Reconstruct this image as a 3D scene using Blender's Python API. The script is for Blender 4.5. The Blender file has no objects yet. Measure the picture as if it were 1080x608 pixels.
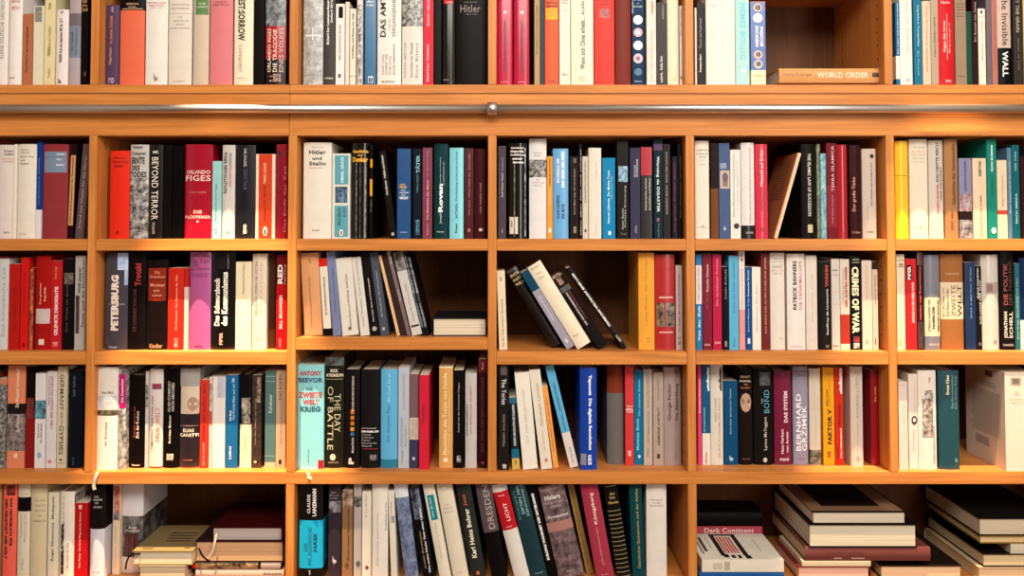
import bpy, bmesh, math, random
from mathutils import Matrix, Vector
random.seed(7)
S = bpy.context.scene
COL = S.collection

# ---------------------------------------------------------------- camera
F = 882.0; PX, PY = 530.0, 203.0; TH = math.radians(1.8)
CAM = Vector((0.0, -1.94, 1.50))
cd = bpy.data.cameras.new('camera'); cam = bpy.data.objects.new('camera', cd); COL.objects.link(cam)
cam.location = CAM; cam.rotation_euler = (math.pi/2 + TH, 0, 0)
cd.sensor_width = 36; cd.lens = F/1080*36
cd.shift_x = (540-PX)/1080; cd.shift_y = (PY-304)/1080
cd.clip_start = 0.05; S.camera = cam

# ---------------------------------------------------------------- world, lamps, exposure
w = bpy.data.worlds.new('room_light'); S.world = w; w.use_nodes = True
w.node_tree.nodes['Background'].inputs[0].default_value = (1.0, 0.93, 0.86, 1)
w.node_tree.nodes['Background'].inputs[1].default_value = 0.07
def area(name, loc, target, sx, sy, power, col):
    l = bpy.data.lights.new(name, 'AREA'); l.shape = 'RECTANGLE'; l.size = sx; l.size_y = sy
    l.energy = power; l.color = col
    o = bpy.data.objects.new(name, l); COL.objects.link(o); o.location = loc
    o.rotation_euler = (Vector(target)-Vector(loc)).to_track_quat('-Z', 'Y').to_euler()
    return o
area('window_daylight', (0.45, -2.3, 3.05), (0.1, 0, 1.1), 2.8, 1.1, 135, (1.0, 0.95, 0.88))
area('window_daylight', (1.75, -3.3, 1.75), (0, 0, 1.35), 0.5, 1.5, 26, (1.0, 0.96, 0.9))
def downlight(name, loc, target, power, size, col=(1.0, 0.72, 0.42), rad=0.012, blend=0.35):
    l = bpy.data.lights.new(name, 'SPOT'); l.energy = power; l.color = col
    l.spot_size = math.radians(size); l.spot_blend = blend; l.shadow_soft_size = rad
    o = bpy.data.objects.new(name, l); COL.objects.link(o); o.location = loc
    o.rotation_euler = (Vector(target)-Vector(loc)).to_track_quat('-Z', 'Y').to_euler()
downlight('ceiling_spot', (-0.64, -0.42, 3.2), (-0.66, -0.17, 1.1), 1150, 18.5)
downlight('ceiling_spot', (1.04, -0.42, 3.2), (1.04, -0.16, 1.1), 700, 20)
S.view_settings.view_transform = 'Standard'; S.view_settings.look = 'None'
S.view_settings.gamma = 1.0; S.view_settings.use_curve_mapping = False
S.view_settings.exposure = -0.05

# ---------------------------------------------------------------- helpers
def W(u, v, Y):
    """the point of the plane y=Y whose place in the frame is (u, v)"""
    dx = (u-PX)/F; dv = (PY-v)/F
    fy = math.cos(TH) - dv*math.sin(TH); fz = math.sin(TH) + dv*math.cos(TH)
    t = (Y-CAM.y)/fy
    return CAM.x+dx*t, CAM.z+fz*t
def lin(h):
    h = h.lstrip('#'); c = [int(h[i:i+2], 16)/255 for i in (0, 2, 4)]
    return tuple((x/12.92 if x <= 0.04045 else ((x+0.055)/1.055)**2.4) for x in c)
def new_mat(name):
    m = bpy.data.materials.new(name); m.use_nodes = True
    nt = m.node_tree; return m, nt, nt.nodes['Principled BSDF']
GAIN = 0.96
_mats = {}
def cover_mat(h, rough=0.42):
    k = (h, rough)
    if k in _mats: return _mats[k]
    m, nt, b = new_mat('book_cloth_'+h); c = [x*GAIN for x in lin(h)]; lum = .3*c[0]+.6*c[1]+.1*c[2]
    if lum < .05: c = [x*(.3+.7*lum/.05) for x in c]
    tc = nt.nodes.new('ShaderNodeTexCoord'); n = nt.nodes.new('ShaderNodeTexNoise'); n.inputs['Scale'].default_value = 35; n.inputs['Detail'].default_value = 4
    r = nt.nodes.new('ShaderNodeValToRGB'); r.color_ramp.elements[0].position = .3; r.color_ramp.elements[1].position = .75
    r.color_ramp.elements[0].color = tuple(x*0.95 for x in c)+(1,); r.color_ramp.elements[1].color = tuple(min(x*1.03, .9) for x in c)+(1,)
    nt.links.new(tc.outputs['Object'], n.inputs['Vector']); nt.links.new(n.outputs['Fac'], r.inputs[0]); nt.links.new(r.outputs[0], b.inputs['Base Color'])
    b.inputs['Roughness'].default_value = rough; b.inputs['Specular IOR Level'].default_value = 0.5 if rough < .31 else .09
    _mats[k] = m; return m
def picture_or_glint_mat(a, c, scale=70.0):
    k = ('mot', a, c, scale)
    if k in _mats: return _mats[k]
    m, nt, b = new_mat('printed_picture_or_glint')
    tc = nt.nodes.new('ShaderNodeTexCoord'); n = nt.nodes.new('ShaderNodeTexNoise'); n.inputs['Scale'].default_value = scale; n.inputs['Detail'].default_value = 6; n.inputs['Roughness'].default_value = .7
    r = nt.nodes.new('ShaderNodeValToRGB'); r.color_ramp.elements[0].position = .39; r.color_ramp.elements[1].position = .64
    r.color_ramp.elements[0].color = lin(a)+(1,); r.color_ramp.elements[1].color = tuple(x*GAIN for x in lin(c))+(1,)
    nt.links.new(tc.outputs['Object'], n.inputs['Vector']); nt.links.new(n.outputs['Fac'], r.inputs[0]); nt.links.new(r.outputs[0], b.inputs['Base Color'])
    b.inputs['Roughness'].default_value = .35
    _mats[k] = m; return m
def ink(h):
    k = ('ink', h)
    if k in _mats: return _mats[k]
    m, nt, b = new_mat('printing_ink_'+h); b.inputs['Base Color'].default_value = tuple(min(x, .85) for x in lin(h))+(1,); b.inputs['Roughness'].default_value = .5
    _mats[k] = m; return m
def pages_mat(h='e6d8bc'):
    k = ('pages', h)
    if k in _mats: return _mats[k]
    m, nt, b = new_mat('page_block'); c = [x*.9 for x in lin(h)]
    tc = nt.nodes.new('ShaderNodeTexCoord'); mp = nt.nodes.new('ShaderNodeMapping'); mp.inputs['Scale'].default_value = (900, 3, 3)
    n = nt.nodes.new('ShaderNodeTexNoise'); n.inputs['Scale'].default_value = 1; n.inputs['Detail'].default_value = 2
    r = nt.nodes.new('ShaderNodeValToRGB'); r.color_ramp.elements[0].position = .3; r.color_ramp.elements[1].position = .6
    r.color_ramp.elements[0].color = tuple(x*.72 for x in c)+(1,); r.color_ramp.elements[1].color = tuple(c)+(1,)
    nt.links.new(tc.outputs['Object'], mp.inputs[0]); nt.links.new(mp.outputs[0], n.inputs['Vector']); nt.links.new(n.outputs['Fac'], r.inputs[0]); nt.links.new(r.outputs[0], b.inputs['Base Color'])
    b.inputs['Roughness'].default_value = .9
    _mats[k] = m; return m
def wood(name, dark, light, axis, rough=.38):
    m, nt, b = new_mat(name)
    tc = nt.nodes.new('ShaderNodeTexCoord'); oi = nt.nodes.new('ShaderNodeObjectInfo')
    ad = nt.nodes.new('ShaderNodeVectorMath'); ad.operation = 'ADD'
    sc = nt.nodes.new('ShaderNodeVectorMath'); sc.operation = 'SCALE'; sc.inputs['Scale'].default_value = 37.0
    cx = nt.nodes.new('ShaderNodeCombineXYZ')
    for i in range(3): nt.links.new(oi.outputs['Random'], cx.inputs[i])
    nt.links.new(cx.outputs[0], sc.inputs[0]); nt.links.new(tc.outputs['Object'], ad.inputs[0]); nt.links.new(sc.outputs[0], ad.inputs[1])
    mp = nt.nodes.new('ShaderNodeMapping'); s = [26.0, 26.0, 26.0]; s[axis] = 1.5; mp.inputs['Scale'].default_value = s
    n = nt.nodes.new('ShaderNodeTexNoise'); n.inputs['Scale'].default_value = 1.0; n.inputs['Detail'].default_value = 5; n.inputs['Distortion'].default_value = .6
    wv = nt.nodes.new('ShaderNodeMath'); wv.operation = 'MULTIPLY'; wv.inputs[1].default_value = 22.0
    sn = nt.nodes.new('ShaderNodeMath'); sn.operation = 'SINE'
    mp2 = nt.nodes.new('ShaderNodeMapping'); s2 = [260.0]*3; s2[axis] = 6; mp2.inputs['Scale'].default_value = s2
    n2 = nt.nodes.new('ShaderNodeTexNoise'); n2.inputs['Scale'].default_value = 1.0; n2.inputs['Detail'].default_value = 3
    mx = nt.nodes.new('ShaderNodeMath'); mx.operation = 'MULTIPLY_ADD'; mx.inputs[1].default_value = .15; 
    r = nt.nodes.new('ShaderNodeValToRGB'); r.color_ramp.elements[0].position = .08; r.color_ramp.elements[1].position = .92
    r.color_ramp.elements[0].color = dark+(1,); r.color_ramp.elements[1].color = light+(1,)
    nt.links.new(ad.outputs[0], mp.inputs[0]); nt.links.new(ad.outputs[0], mp2.inputs[0])
    nt.links.new(mp.outputs[0], n.inputs['Vector']); nt.links.new(mp2.outputs[0], n2.inputs['Vector'])
    nt.links.new(n.outputs['Fac'], wv.inputs[0]); nt.links.new(wv.outputs[0], sn.inputs[0])
    nt.links.new(sn.outputs[0], mx.inputs[0]); nt.links.new(n2.outputs['Fac'], mx.inputs[2]); nt.links.new(mx.outputs[0], r.inputs[0])
    nt.links.new(r.outputs[0], b.inputs['Base Color'])
    b.inputs['Roughness'].default_value = rough; b.inputs['Specular IOR Level'].default_value = .22
    return m
WD, WL = (.43, .14, .026), (.70, .275, .068)
wood_x = wood('beech_board', WD, WL, 0); wood_z = wood('beech_upright', WD, WL, 2)
wood_back_shaded = wood('beech_back_board_shaded', (.085, .028, .007), (.15, .052, .014), 2, .55)  # same wood, colour lowered to paint in the shade deep in the bays
def link(name, me, mats, parent=None):
    o = bpy.data.objects.new(name, me); COL.objects.link(o)
    for m in (mats if isinstance(mats, list) else [mats]): me.materials.append(m)
    if parent: o.parent = parent
    return o
def box_bm(bm, x0, x1, y0, y1, z0, z1, mi=0, bev=0.0):
    b2 = bmesh.new(); r = bmesh.ops.create_cube(b2, size=1)
    for v in b2.verts: v.co = Vector(((x0+x1)/2+v.co.x*(x1-x0), (y0+y1)/2+v.co.y*(y1-y0), (z0+z1)/2+v.co.z*(z1-z0)))
    if bev: bmesh.ops.bevel(b2, geom=b2.edges[:], offset=bev, segments=2, affect='EDGES')
    for f in b2.faces: f.material_index = mi
    t = bpy.data.meshes.new('t'); b2.to_mesh(t); b2.free(); bm.from_mesh(t); bpy.data.meshes.remove(t)
def finish(bm, name='mesh'):
    me = bpy.data.meshes.new(name); bm.to_mesh(me); bm.free(); return me
def board(name, x0, x1, y0, y1, z0, z1, mat, parent, bev=.0012):
    bm = bmesh.new(); cx, cy, cz = (x0+x1)/2, (y0+y1)/2, (z0+z1)/2
    box_bm(bm, x0-cx, x1-cx, y0-cy, y1-cy, z0-cz, z1-cz, 0, bev)
    o = link(name, finish(bm, name), mat, parent); o.location = (cx, cy, cz); return o
def empty(name, loc, label, cat, group=None):
    o = bpy.data.objects.new(name, None); COL.objects.link(o); o.location = loc; o.empty_display_size = .05
    o['label'] = label; o['category'] = cat
    if group: o['group'] = group
    return o

# ---------------------------------------------------------------- room and bookcase
DEPTH = .30
def ZF(v): return W(530, v, 0)[1]           # height of a front edge
def XF(u, v=250): return W(u, v, 0)[0]      # side of a front edge
XL, XR = XF(-122), XF(1165)
DIV = [(92.4, 101.0), (303.6, 312.6), (514.7, 523.6), (723.9, 732.8), (935.6, 944.3)]
DX = [(XF(a), XF(b)) for a, b in DIV]
ZT1, ZT0 = ZF(-38), ZF(-25)       # top board
ZA1, ZA0 = ZF(89.3), ZF(98.5)     # shelf under the top row
ZFm, ZFb = ZF(121), ZF(143.2)     # fascia
ZB1, ZB0 = ZF(252.4), ZF(264.6)
ZC1, ZC0 = ZF(371.3), ZF(385.0); ZC1c, ZC0c = ZF(356.7), ZF(369.4)
ZD1, ZD0 = ZF(498.3), ZF(511.2)
ZE1, ZE0 = ZF(616.5), ZF(629)
def structure(o): o['kind'] = 'structure'; return o
wm, nt, b = new_mat('wall_plaster'); b.inputs['Base Color'].default_value = (.55, .5, .44, 1); b.inputs['Roughness'].default_value = .9
wn = nt.nodes.new('ShaderNodeTexNoise'); wn.inputs['Scale'].default_value = 60; wb = nt.nodes.new('ShaderNodeBump'); wb.inputs['Strength'].default_value = .15
nt.links.new(wn.outputs['Fac'], wb.inputs['Height']); nt.links.new(wb.outputs[0], b.inputs['Normal'])
structure(board('wall_back', -2.6, 2.6, DEPTH+.012, DEPTH+.12, 0, 3.3, wm, None, 0))
structure(board('floor', -2.6, 2.6, -3.6, DEPTH+.12, -.06, 0, wood('floor_boards', (.12, .05, .02), (.22, .10, .04), 0), None, 0))

for nm, args in (('wall_left', (-2.72, -2.6, -3.72, DEPTH+.12, 0, 3.3)), ('wall_right', (2.6, 2.72, -3.72, DEPTH+.12, 0, 3.3)), ('wall_front', (-2.6, 2.6, -3.72, -3.6, 0, 3.3)), ('ceiling', (-2.72, 2.72, -3.72, DEPTH+.12, 3.3, 3.4))):
    structure(board(nm, *args, wm, None, 0))
case = empty('bookcase', (0, 0, 0), 'built-in light brown wooden bookcase filled with rows of books', 'bookcase')
G = .0004
def uprights(z0, z1, idx):
    for i in idx:
        o = board('upright_board', DX[i][0], DX[i][1], 0, DEPTH, z0, z1, wood_z, case)
# outer sides
board('side_panel', XL, XL+.02, 0, DEPTH, 0, ZT0, wood_z, case); board('side_panel', XR-.02, XR, 0, DEPTH, 0, ZT0, wood_z, case)
board('top_board', XL, XR, 0, DEPTH, ZT0, ZT1, wood_x, case)
board('back_panel', XL+.02, XR-.02, DEPTH-.008, DEPTH, .08, ZT0, wood_back_shaded, case, 0)
uprights(ZA1, ZT0, range(5)); uprights(ZD1, ZFb, range(5)); uprights(ZE1, ZD0, (1, 3))
XI = [XL+.02] + [v for d in DX for v in d] + [XR-.02]
bays = [(XI[2*i]+G, XI[2*i+1]-G) for i in range(6)]
def shelf(x0, x1, zb, zt): board('shelf', x0, x1, .0004, DEPTH-.009, zb, zt, wood_x, case)
XM = XF(305.2, 110)
for a, c in ((XL+.02+G, XM-.0003), (XM+.0003, XR-.02-G)):
    shelf(a, c, ZA0, ZA1)                                                    # floor of the top row
    board('fascia', a, c, .004, .026, ZFm+.0006, ZA0-.0004, wood_x, case)    # recessed board behind the rail
    board('fascia', a, c, .0004, .026, ZFb, ZFm, wood_x, case)
board('ceiling_board', XL+.02+G, XR-.02-G, .027, DEPTH-.009, ZFb, ZFb+.018, wood_x, case, 0)
shelf_b = [shelf(a, c, ZB0, ZB1) for a, c in bays]
for i, (a, c) in enumerate(bays):
    if i == 2: shelf(a, c, ZC0c, ZC1c)
    else: shelf(a, c, ZC0, ZC1)
wide = [(bays[0][0], bays[1][1]), (bays[2][0], bays[3][1]), (bays[4][0], bays[5][1])]
shelf(XL+.02+G, XR-.02-G, ZD0, ZD1)
for a, c in wide: shelf(a, c, ZE0, ZE1)
board('plinth', XL+.02, XR-.02, .03, .05, 0, .08, wood_x, case)
board('shelf', XL+.02, XR-.02, .0004, DEPTH-.009, .08, .10, wood_x, case)
for i in (1, 3): board('upright_board', DX[i][0], DX[i][1], 0, DEPTH-.009, .10, ZE0, wood_z, case)
# rows of drilled peg holes and one metal shelf clip, where a bay shows its side
pm, nt, b = new_mat('drilled_hole'); b.inputs['Base Color'].default_value = (.03, .012, .006, 1)
for xx, z0, z1 in ((DX[4][0], ZA1, ZT0), (DX[4][0], ZC1, ZB0), (DX[3][0], ZD1, ZC0)):
    bm = bmesh.new()
    for Y in (.035, .24):
        z = z0+.035
        while z < z1-.02:
            bmesh.ops.create_cone(bm, cap_ends=True, segments=12, radius1=.0022, radius2=.0022, depth=.0008,
                matrix=Matrix.Translation((xx-.0003, Y, z)) @ Matrix.Rotation(math.pi/2, 4, 'Y'))
            z += .032
    link('peg_hole', finish(bm), pm, case)
metal, nt, b = new_mat('brushed_steel'); b.inputs['Base Color'].default_value = (.62, .58, .54, 1); b.inputs['Metallic'].default_value = 1; b.inputs['Roughness'].default_value = .24
mn = nt.nodes.new('ShaderNodeTexNoise'); mt = nt.nodes.new('ShaderNodeTexCoord'); mm = nt.nodes.new('ShaderNodeMapping'); mm.inputs['Scale'].default_value = (2, 300, 300)
mr = nt.nodes.new('ShaderNodeMapRange'); mr.inputs['To Min'].default_value = .3; mr.inputs['To Max'].default_value = .48
nt.links.new(mt.outputs['Object'], mm.inputs[0]); nt.links.new(mm.outputs[0], mn.inputs['Vector']); nt.links.new(mn.outputs['Fac'], mr.inputs[0]); nt.links.new(mr.outputs[0], b.inputs['Roughness'])
cx, cz = W(886, 6, .25)
board('shelf_clip', cx-.006, cx+.006, .245, .26, cz-.0015, cz+.0015, metal, case, .0005)

# the ladder rail in front of the fascia
RY = -.024
rz = W(530, 114.6, RY)[1]; rr = .0098
rail = empty('ladder_rail', (0, 0, rz), 'long polished steel rail running across the bookcase below the top row', 'rail')
def tube(x0, x1, r, seg=32):
    bm = bmesh.new(); bmesh.ops.create_cone(bm, cap_ends=True, segments=seg, radius1=r, radius2=r, depth=x1-x0, matrix=Matrix.Rotation(math.pi/2, 4, 'Y'))
    for f in bm.faces:
        if len(f.verts) == 4: f.smooth = True
    return finish(bm)
jx = W(519, 115, RY)[0]
for a, c in ((XL+.01, jx), (jx, XR-.01)):
    o = link('rail_tube', tube(a, c, rr), metal, rail); o.location = ((a+c)/2, RY, 0)
o = link('joint_sleeve', tube(-.011, .011, rr+.0052), metal, rail); o.location = (jx, RY, 0)
for u in (-112, 519, 1150):
    xx = W(u, 115, RY)[0]
    bm = bmesh.new(); bmesh.ops.create_cone(bm, cap_ends=True, segments=20, radius1=.005, radius2=.005, depth=.003-RY, matrix=Matrix.Translation((xx, (RY+.003)/2, 0)) @ Matrix.Rotation(math.pi/2, 4, 'X'))
    link('bracket', finish(bm), metal, rail)

# ---------------------------------------------------------------- books
def text_mesh(body, bold):
    cu = bpy.data.curves.new('txt', 'FONT'); cu.body = body; cu.resolution_u = 2; cu.offset = bold; cu.space_character = 1.05
    ob = bpy.data.objects.new('txt', cu); me = bpy.data.meshes.new_from_object(ob)
    bpy.data.objects.remove(ob); bpy.data.curves.remove(cu); return me
def surf(x, T, b): return b*(2*x/T-1)**2
def make_book(T, H, D, hexc, root, items, ybands, hard=True, rnd=.5, rough=.42, mot=None, pages='e6d8bc', text_extra=None, tophide=False):
    """items use heights z (m) above the book's own foot"""
    tb = .0022 if hard else .0006; ov = .0028 if hard else 0.0
    if T < .008: tb = min(tb, T*.18)
    b = rnd*min(T*.2, .007); NA = 10 if rnd > 0 else 2
    xs = [T*(1-math.cos(math.pi*i/NA))/2 for i in range(NA+1)] if NA > 2 else [0, T*.04, T*.96, T]
    if NA == 2: b = .0005
    outer = [(0, D)] + [(x, surf(x, T, b)) for x in xs] + [(T, D)]
    inner = [(tb, D)] + [(tb+(T-2*tb)*x/T, surf(x, T, b)+tb) for x in xs] + [(T-tb, D)]
    cuts = sorted(set([0.0, H] + [min(max(z, 0), H) for bd in ybands for z in bd[:2]]))
    mats = [picture_or_glint_mat(*mot) if mot else cover_mat(hexc, rough)]; bm = bmesh.new(); rings = []
    for z in cuts:
        rings.append(([bm.verts.new((x, y, z)) for x, y in outer], [bm.verts.new((x, y, z)) for x, y in inner]))
    bi = {}
    for bd in ybands:
        if isinstance(bd[2], tuple): m = picture_or_glint_mat(*bd[2])
        else: m = cover_mat(bd[2], rough)
        if m not in mats: mats.append(m)
        bi[bd] = mats.index(m)
    n = len(outer)
    for k in range(len(cuts)-1):
        zc = (cuts[k]+cuts[k+1])/2; mi = 0
        for bd in ybands:
            if bd[0] < zc < bd[1]: mi = bi[bd]
        o0, i0 = rings[k]; o1, i1 = rings[k+1]
        for j in range(n-1):
            f = bm.faces.new((o0[j], o0[j+1], o1[j+1], o1[j])); f.material_index = mi
            f = bm.faces.new((i0[j+1], i0[j], i1[j], i1[j+1])); f.material_index = mi
        for j in (0, n-1):
            f = bm.faces.new((o0[j], o1[j], i1[j], i0[j]) if j == 0 else (o0[j], i0[j], i1[j], o1[j])); f.material_index = mi
    for (oo, ii), up in ((rings[0], 0), (rings[-1], 1)):
        for j in range(n-1):
            f = bm.faces.new((oo[j], oo[j+1], ii[j+1], ii[j]) if up else (oo[j+1], oo[j], ii[j], ii[j+1])); f.material_index = 0
    bmesh.ops.recalc_face_normals(bm, faces=bm.faces[:])
    for f in bm.faces: f.smooth = True
    me = finish(bm, 'cover'); me.set_sharp_from_angle(angle=math.radians(38))
    link('cover', me, mats, root)
    bm = bmesh.new(); e = .0001
    box_bm(bm, tb+e, T-tb-e, b+tb+e, D-ov-.0002, ov, H-ov, 0)
    link('pages', finish(bm, 'pages'), pages_mat(pages), root)
    # printing on the spine
    for it in items:
        k = it[0]
        if k in 'udh':
            _, body, z0, z1, col, f0, f1, bold = it
            me = text_mesh(body, bold)
            if not len(me.vertices): continue
            X = [v.co.x for v in me.vertices]; Y = [v.co.y for v in me.vertices]
            x0, x1, y0, y1 = min(X), max(X), min(Y), max(Y); lx = max(x1-x0, 1e-4); ly = max(y1-y0, 1e-4)
            wx0, wx1 = f0*T, f1*T
            for v in me.vertices:
                a = (v.co.x-x0)/lx; c = (v.co.y-y0)/ly
                if k == 'h': p = (wx0+a*(wx1-wx0), z0+c*(z1-z0))
                elif k == 'u': p = (wx1-c*(wx1-wx0), z0+a*(z1-z0))
                else: p = (wx0+c*(wx1-wx0), z1-a*(z1-z0))
                v.co = (p[0], 0, p[1])
            bm = bmesh.new(); bm.from_mesh(me); bpy.data.meshes.remove(me)
            if NA > 2:
                for q in range(1, 8):
                    bmesh.ops.bisect_plane(bm, geom=bm.verts[:]+bm.edges[:]+bm.faces[:], plane_co=(T*q/8, 0, 0), plane_no=(1, 0, 0))
            for v in bm.verts: v.co.y = surf(v.co.x, T, b)-.00045
            o = link('title', finish(bm, 'title'), ink(col), root)
        else:
            _, z0, z1, f0, f1, col = it[:6]
            N = 8; bm = bmesh.new()
            if k == 'o':   # round mark
                r = (z1-z0)/2; cz = (z0+z1)/2; cx0 = (f0+f1)/2*T
                c0 = bm.verts.new((cx0, surf(cx0, T, b)-.0005, cz)); ring = []
                for q in range(20):
                    a = 2*math.pi*q/20; x = cx0+min(r, (f1-f0)*T/2)*math.cos(a); ring.append(bm.verts.new((x, surf(x, T, b)-.0005, cz+r*math.sin(a))))
                for q in range(20): bm.faces.new((c0, ring[q], ring[(q+1) % 20]))
            elif k == 's':  # star
                r = (z1-z0)/2; cz = (z0+z1)/2; cx0 = (f0+f1)/2*T
                c0 = bm.verts.new((cx0, surf(cx0, T, b)-.0005, cz)); ring = []
                for q in range(10):
                    a = math.pi/2+2*math.pi*q/10; rr_ = r if q % 2 == 0 else r*.42; x = cx0+rr_*math.cos(a); ring.append(bm.verts.new((x, surf(x, T, b)-.0005, cz+rr_*math.sin(a))))
                for q in range(10): bm.faces.new((c0, ring[q], ring[(q+1) % 10]))
            else:
                prev = None
                for q in range(N+1):
                    x = (f0+(f1-f0)*q/N)*T; y = surf(x, T, b)-.00022
                    cur = (bm.verts.new((x, y, z0)), bm.verts.new((x, y, z1)))
                    if prev: bm.faces.new((prev[0], cur[0], cur[1], prev[1]))
                    prev = cur
            if k == 'm': o = link('spine_picture_or_glint', finish(bm), picture_or_glint_mat(*col), root)  # pictures, and the painted glints on plastic wrap
            elif k in 'os': o = link('emblem', finish(bm), ink(col), root)
            else: o = link('spine_label', finish(bm), cover_mat(col, .5), root)
COLW = ['cream','white','black','red','crimson','maroon','salmon','orange','peach','yellow','tan','beige','brown','pink','rose','purple','violet','lilac','mauve','blue','navy','teal','turquoise','aqua','green','olive','grey','silver','slate','ochre','mottled','coral','taupe']
def colour_of(d):
    for t in d.replace('-', ' ').replace(',', ' ').split():
        if t in COLW: return t
    return 'dark'
RW = ['top row', 'second row', 'third row', 'fourth row', 'bottom row']
BW = ['first bay', 'second bay', 'third bay', 'fourth bay', 'fifth bay', 'sixth bay']
WB = {0: 'left bay', 1: 'middle bay', 2: 'right bay'}
LABELS = set(); COUNT = 0
def put(root, label):
    n = len(label.replace(',', '').split())
    if n > 16: print('LONG LABEL', n, label)
    if label in LABELS: print('DUPLICATE LABEL', label)
    LABELS.add(label); root['label'] = label
CEIL = [ZT0, ZFb, ZB0, 0, ZD0]
def bk(x0, x1, top, hexc, desc, *items, **o): return (x0, x1, top, hexc, desc, items, o)
def bay(row, col, recs, s=.028, floor=None, loc=None):
    global COUNT
    zf = {0: ZA1, 1: ZB1, 2: ZC1, 3: ZD1, 4: ZE1}[row]
    if row == 2 and col == 2: zf = ZC1c
    fv = floor if floor else {0: 89.3, 1: 252.4, 2: 371.3, 3: 498.3, 4: 616.5}[row]
    place = '%s, %s' % (RW[row], BW[col] if row < 4 else WB[col])
    zf += .0002
    CEIL[3] = ZC0c if col == 2 else ZC0
    if row < 4: lim0, lim1 = bays[col]
    else: lim0, lim1 = wide[col]
    lim0 += .0003; lim1 -= .0003; pr = None
    for i, (x0, x1, top, hexc, desc, items, o) in enumerate(recs):
        ss = o.get('s', s)
        k = (-CAM.y)/(-CAM.y+ss); vb = 231+(fv-231)*k     # where the book's foot shows
        ln = o.get('lean', 0)
        if ln:
            vb0 = o.get('vb', vb)
            bx0, _ = W(x0, vb0, ss); bx1, _ = W(x1, vb0, ss); zb0 = W(x0, vb0, ss)[1]
            tx, tz = W(x0+ln, top, ss)
            slope = (tx-bx0)/(tz-zb0); bx0 += slope*(zf-zb0); bx1 += slope*(zf-zb0)
            bx1 = min(bx1, lim1); bx0 = max(bx0, lim0)
            if pr and pr[3] and slope < 0:
                if bx0 < pr[0]+.0004: bx0 = pr[0]+.0004
                hh = min(pr[2], tz-zf); need = (pr[0]+pr[1]*hh+.0004-bx0)/hh
                if slope < need: slope = need
            ang = math.atan(slope)
            T = (bx1-bx0)*math.cos(ang)-.0005
            Hh = (tz-zf)/math.cos(ang)
            if ang < 0: org = Vector((bx0, ss, zf)); Hh -= 0
            else: org = Vector((bx1-T*math.cos(ang), ss, zf+T*math.sin(ang)))
            if ang > 0: org.x = bx0+(bx1-bx0-T*math.cos(ang)); Hh -= T*math.tan(ang)*.5
        else:
            vm = (top+vb)/2; bx0 = W(x0, vm, ss)[0]+.00025; bx1 = W(x1, vm, ss)[0]-.00025; bx1 = min(bx1, lim1); bx0 = max(bx0, lim0)
            if pr and pr[3] and ss < .15 and bx0 < pr[0]+.0003: bx0 = pr[0]+.0003
            T = bx1-bx0
            Hh = W(x0, top, ss)[1]-zf; ang = 0; org = Vector((bx0, ss, zf))
        room = CEIL[row] - .0012 - zf - T*abs(math.sin(ang))
        Hh = min(Hh, room/math.cos(ang))
        D = o.get('d', min(max(Hh*.66, .11), .175)); D = min(D, DEPTH-.012-ss)
        pr = (org.x+T/math.cos(ang), math.tan(ang), Hh*math.cos(ang), ang <= 0)
        if ss > .15: pr = None
        def z_of(y): return (W(x0, y, ss)[1]-zf)/math.cos(ang)
        its = []; bands = []
        for it in items:
            kk = it[0]
            if kk in 'udh':
                _, body, y0, y1, c, *r = it; f0 = r[0] if r else .3; f1 = r[1] if len(r) > 1 else .7; bo = r[2] if len(r) > 2 else .012
                its.append((kk, body, z_of(y1), z_of(y0), c, f0, f1, bo))
            elif kk == 'b': bands.append((z_of(it[2]), z_of(it[1]), it[3]))
            elif kk in 'pmos': its.append((kk, z_of(it[2]), z_of(it[1]), it[3], it[4], it[5]))
        cl = colour_of(recs[i-1][4]) if i else None; cr = colour_of(recs[i+1][4]) if i < len(recs)-1 else None
        nb = ('between %s and %s' % (cl, cr)) if cl and cr else ('left end beside %s' % cr if cr else 'right end beside %s' % cl)
        root = empty('book', (org.x, org.y, org.z), '', 'book', 'books on the %s, %s' % tuple(place.split(', ')))
        put(root, '%s, %s, %s' % (desc, nb, place))
        root.rotation_euler = (0, ang, o.get('yaw', 0))
        hard = o.get('hard', T > .026); rnd = o.get('rnd', .6 if hard else 0)
        make_book(T, Hh, D, hexc, root, its, bands, hard, rnd, o.get('rough', .4), o.get('mot'), o.get('pages', 'e6d8bc'))
        COUNT += 1
def ribbon(desc, pts, wd, col):
    """a bookmark ribbon hanging out of a book, through points in the room"""
    root = next(o for o in COL.objects if o.get('label', '').startswith(desc)); inv = root.matrix_basis.inverted()
    P = [Vector(p) for p in pts]; Q = []
    for i in range(len(P)-1):
        p0 = P[max(i-1, 0)]; p1 = P[i]; p2 = P[i+1]; p3 = P[min(i+2, len(P)-1)]
        for k in range(8):
            t = k/8; Q.append(.5*((2*p1)+(p2-p0)*t+(2*p0-5*p1+4*p2-p3)*t*t+(3*p1-p0-3*p2+p3)*t**3))
    Q.append(P[-1]); bm = bmesh.new(); rows = []
    for i, q in enumerate(Q):
        d = (Q[min(i+1, len(Q)-1)]-Q[max(i-1, 0)]).normalized(); s = d.cross(Vector((0, -1, .25))).normalized()*wd/2
        n = d.cross(s).normalized()*.00025
        rows.append([bm.verts.new(inv @ v) for v in (q-s-n, q+s-n, q+s+n, q-s+n)])
    for u, v in zip(rows, rows[1:]):
        for j in range(4): bm.faces.new((u[j], u[(j+1) % 4], v[(j+1) % 4], v[j]))
    bm.faces.new(rows[0]); bm.faces.new(rows[-1][::-1]); bmesh.ops.recalc_face_normals(bm, faces=bm.faces[:])
    link('ribbon', finish(bm), cover_mat(col, .5), root)
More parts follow.
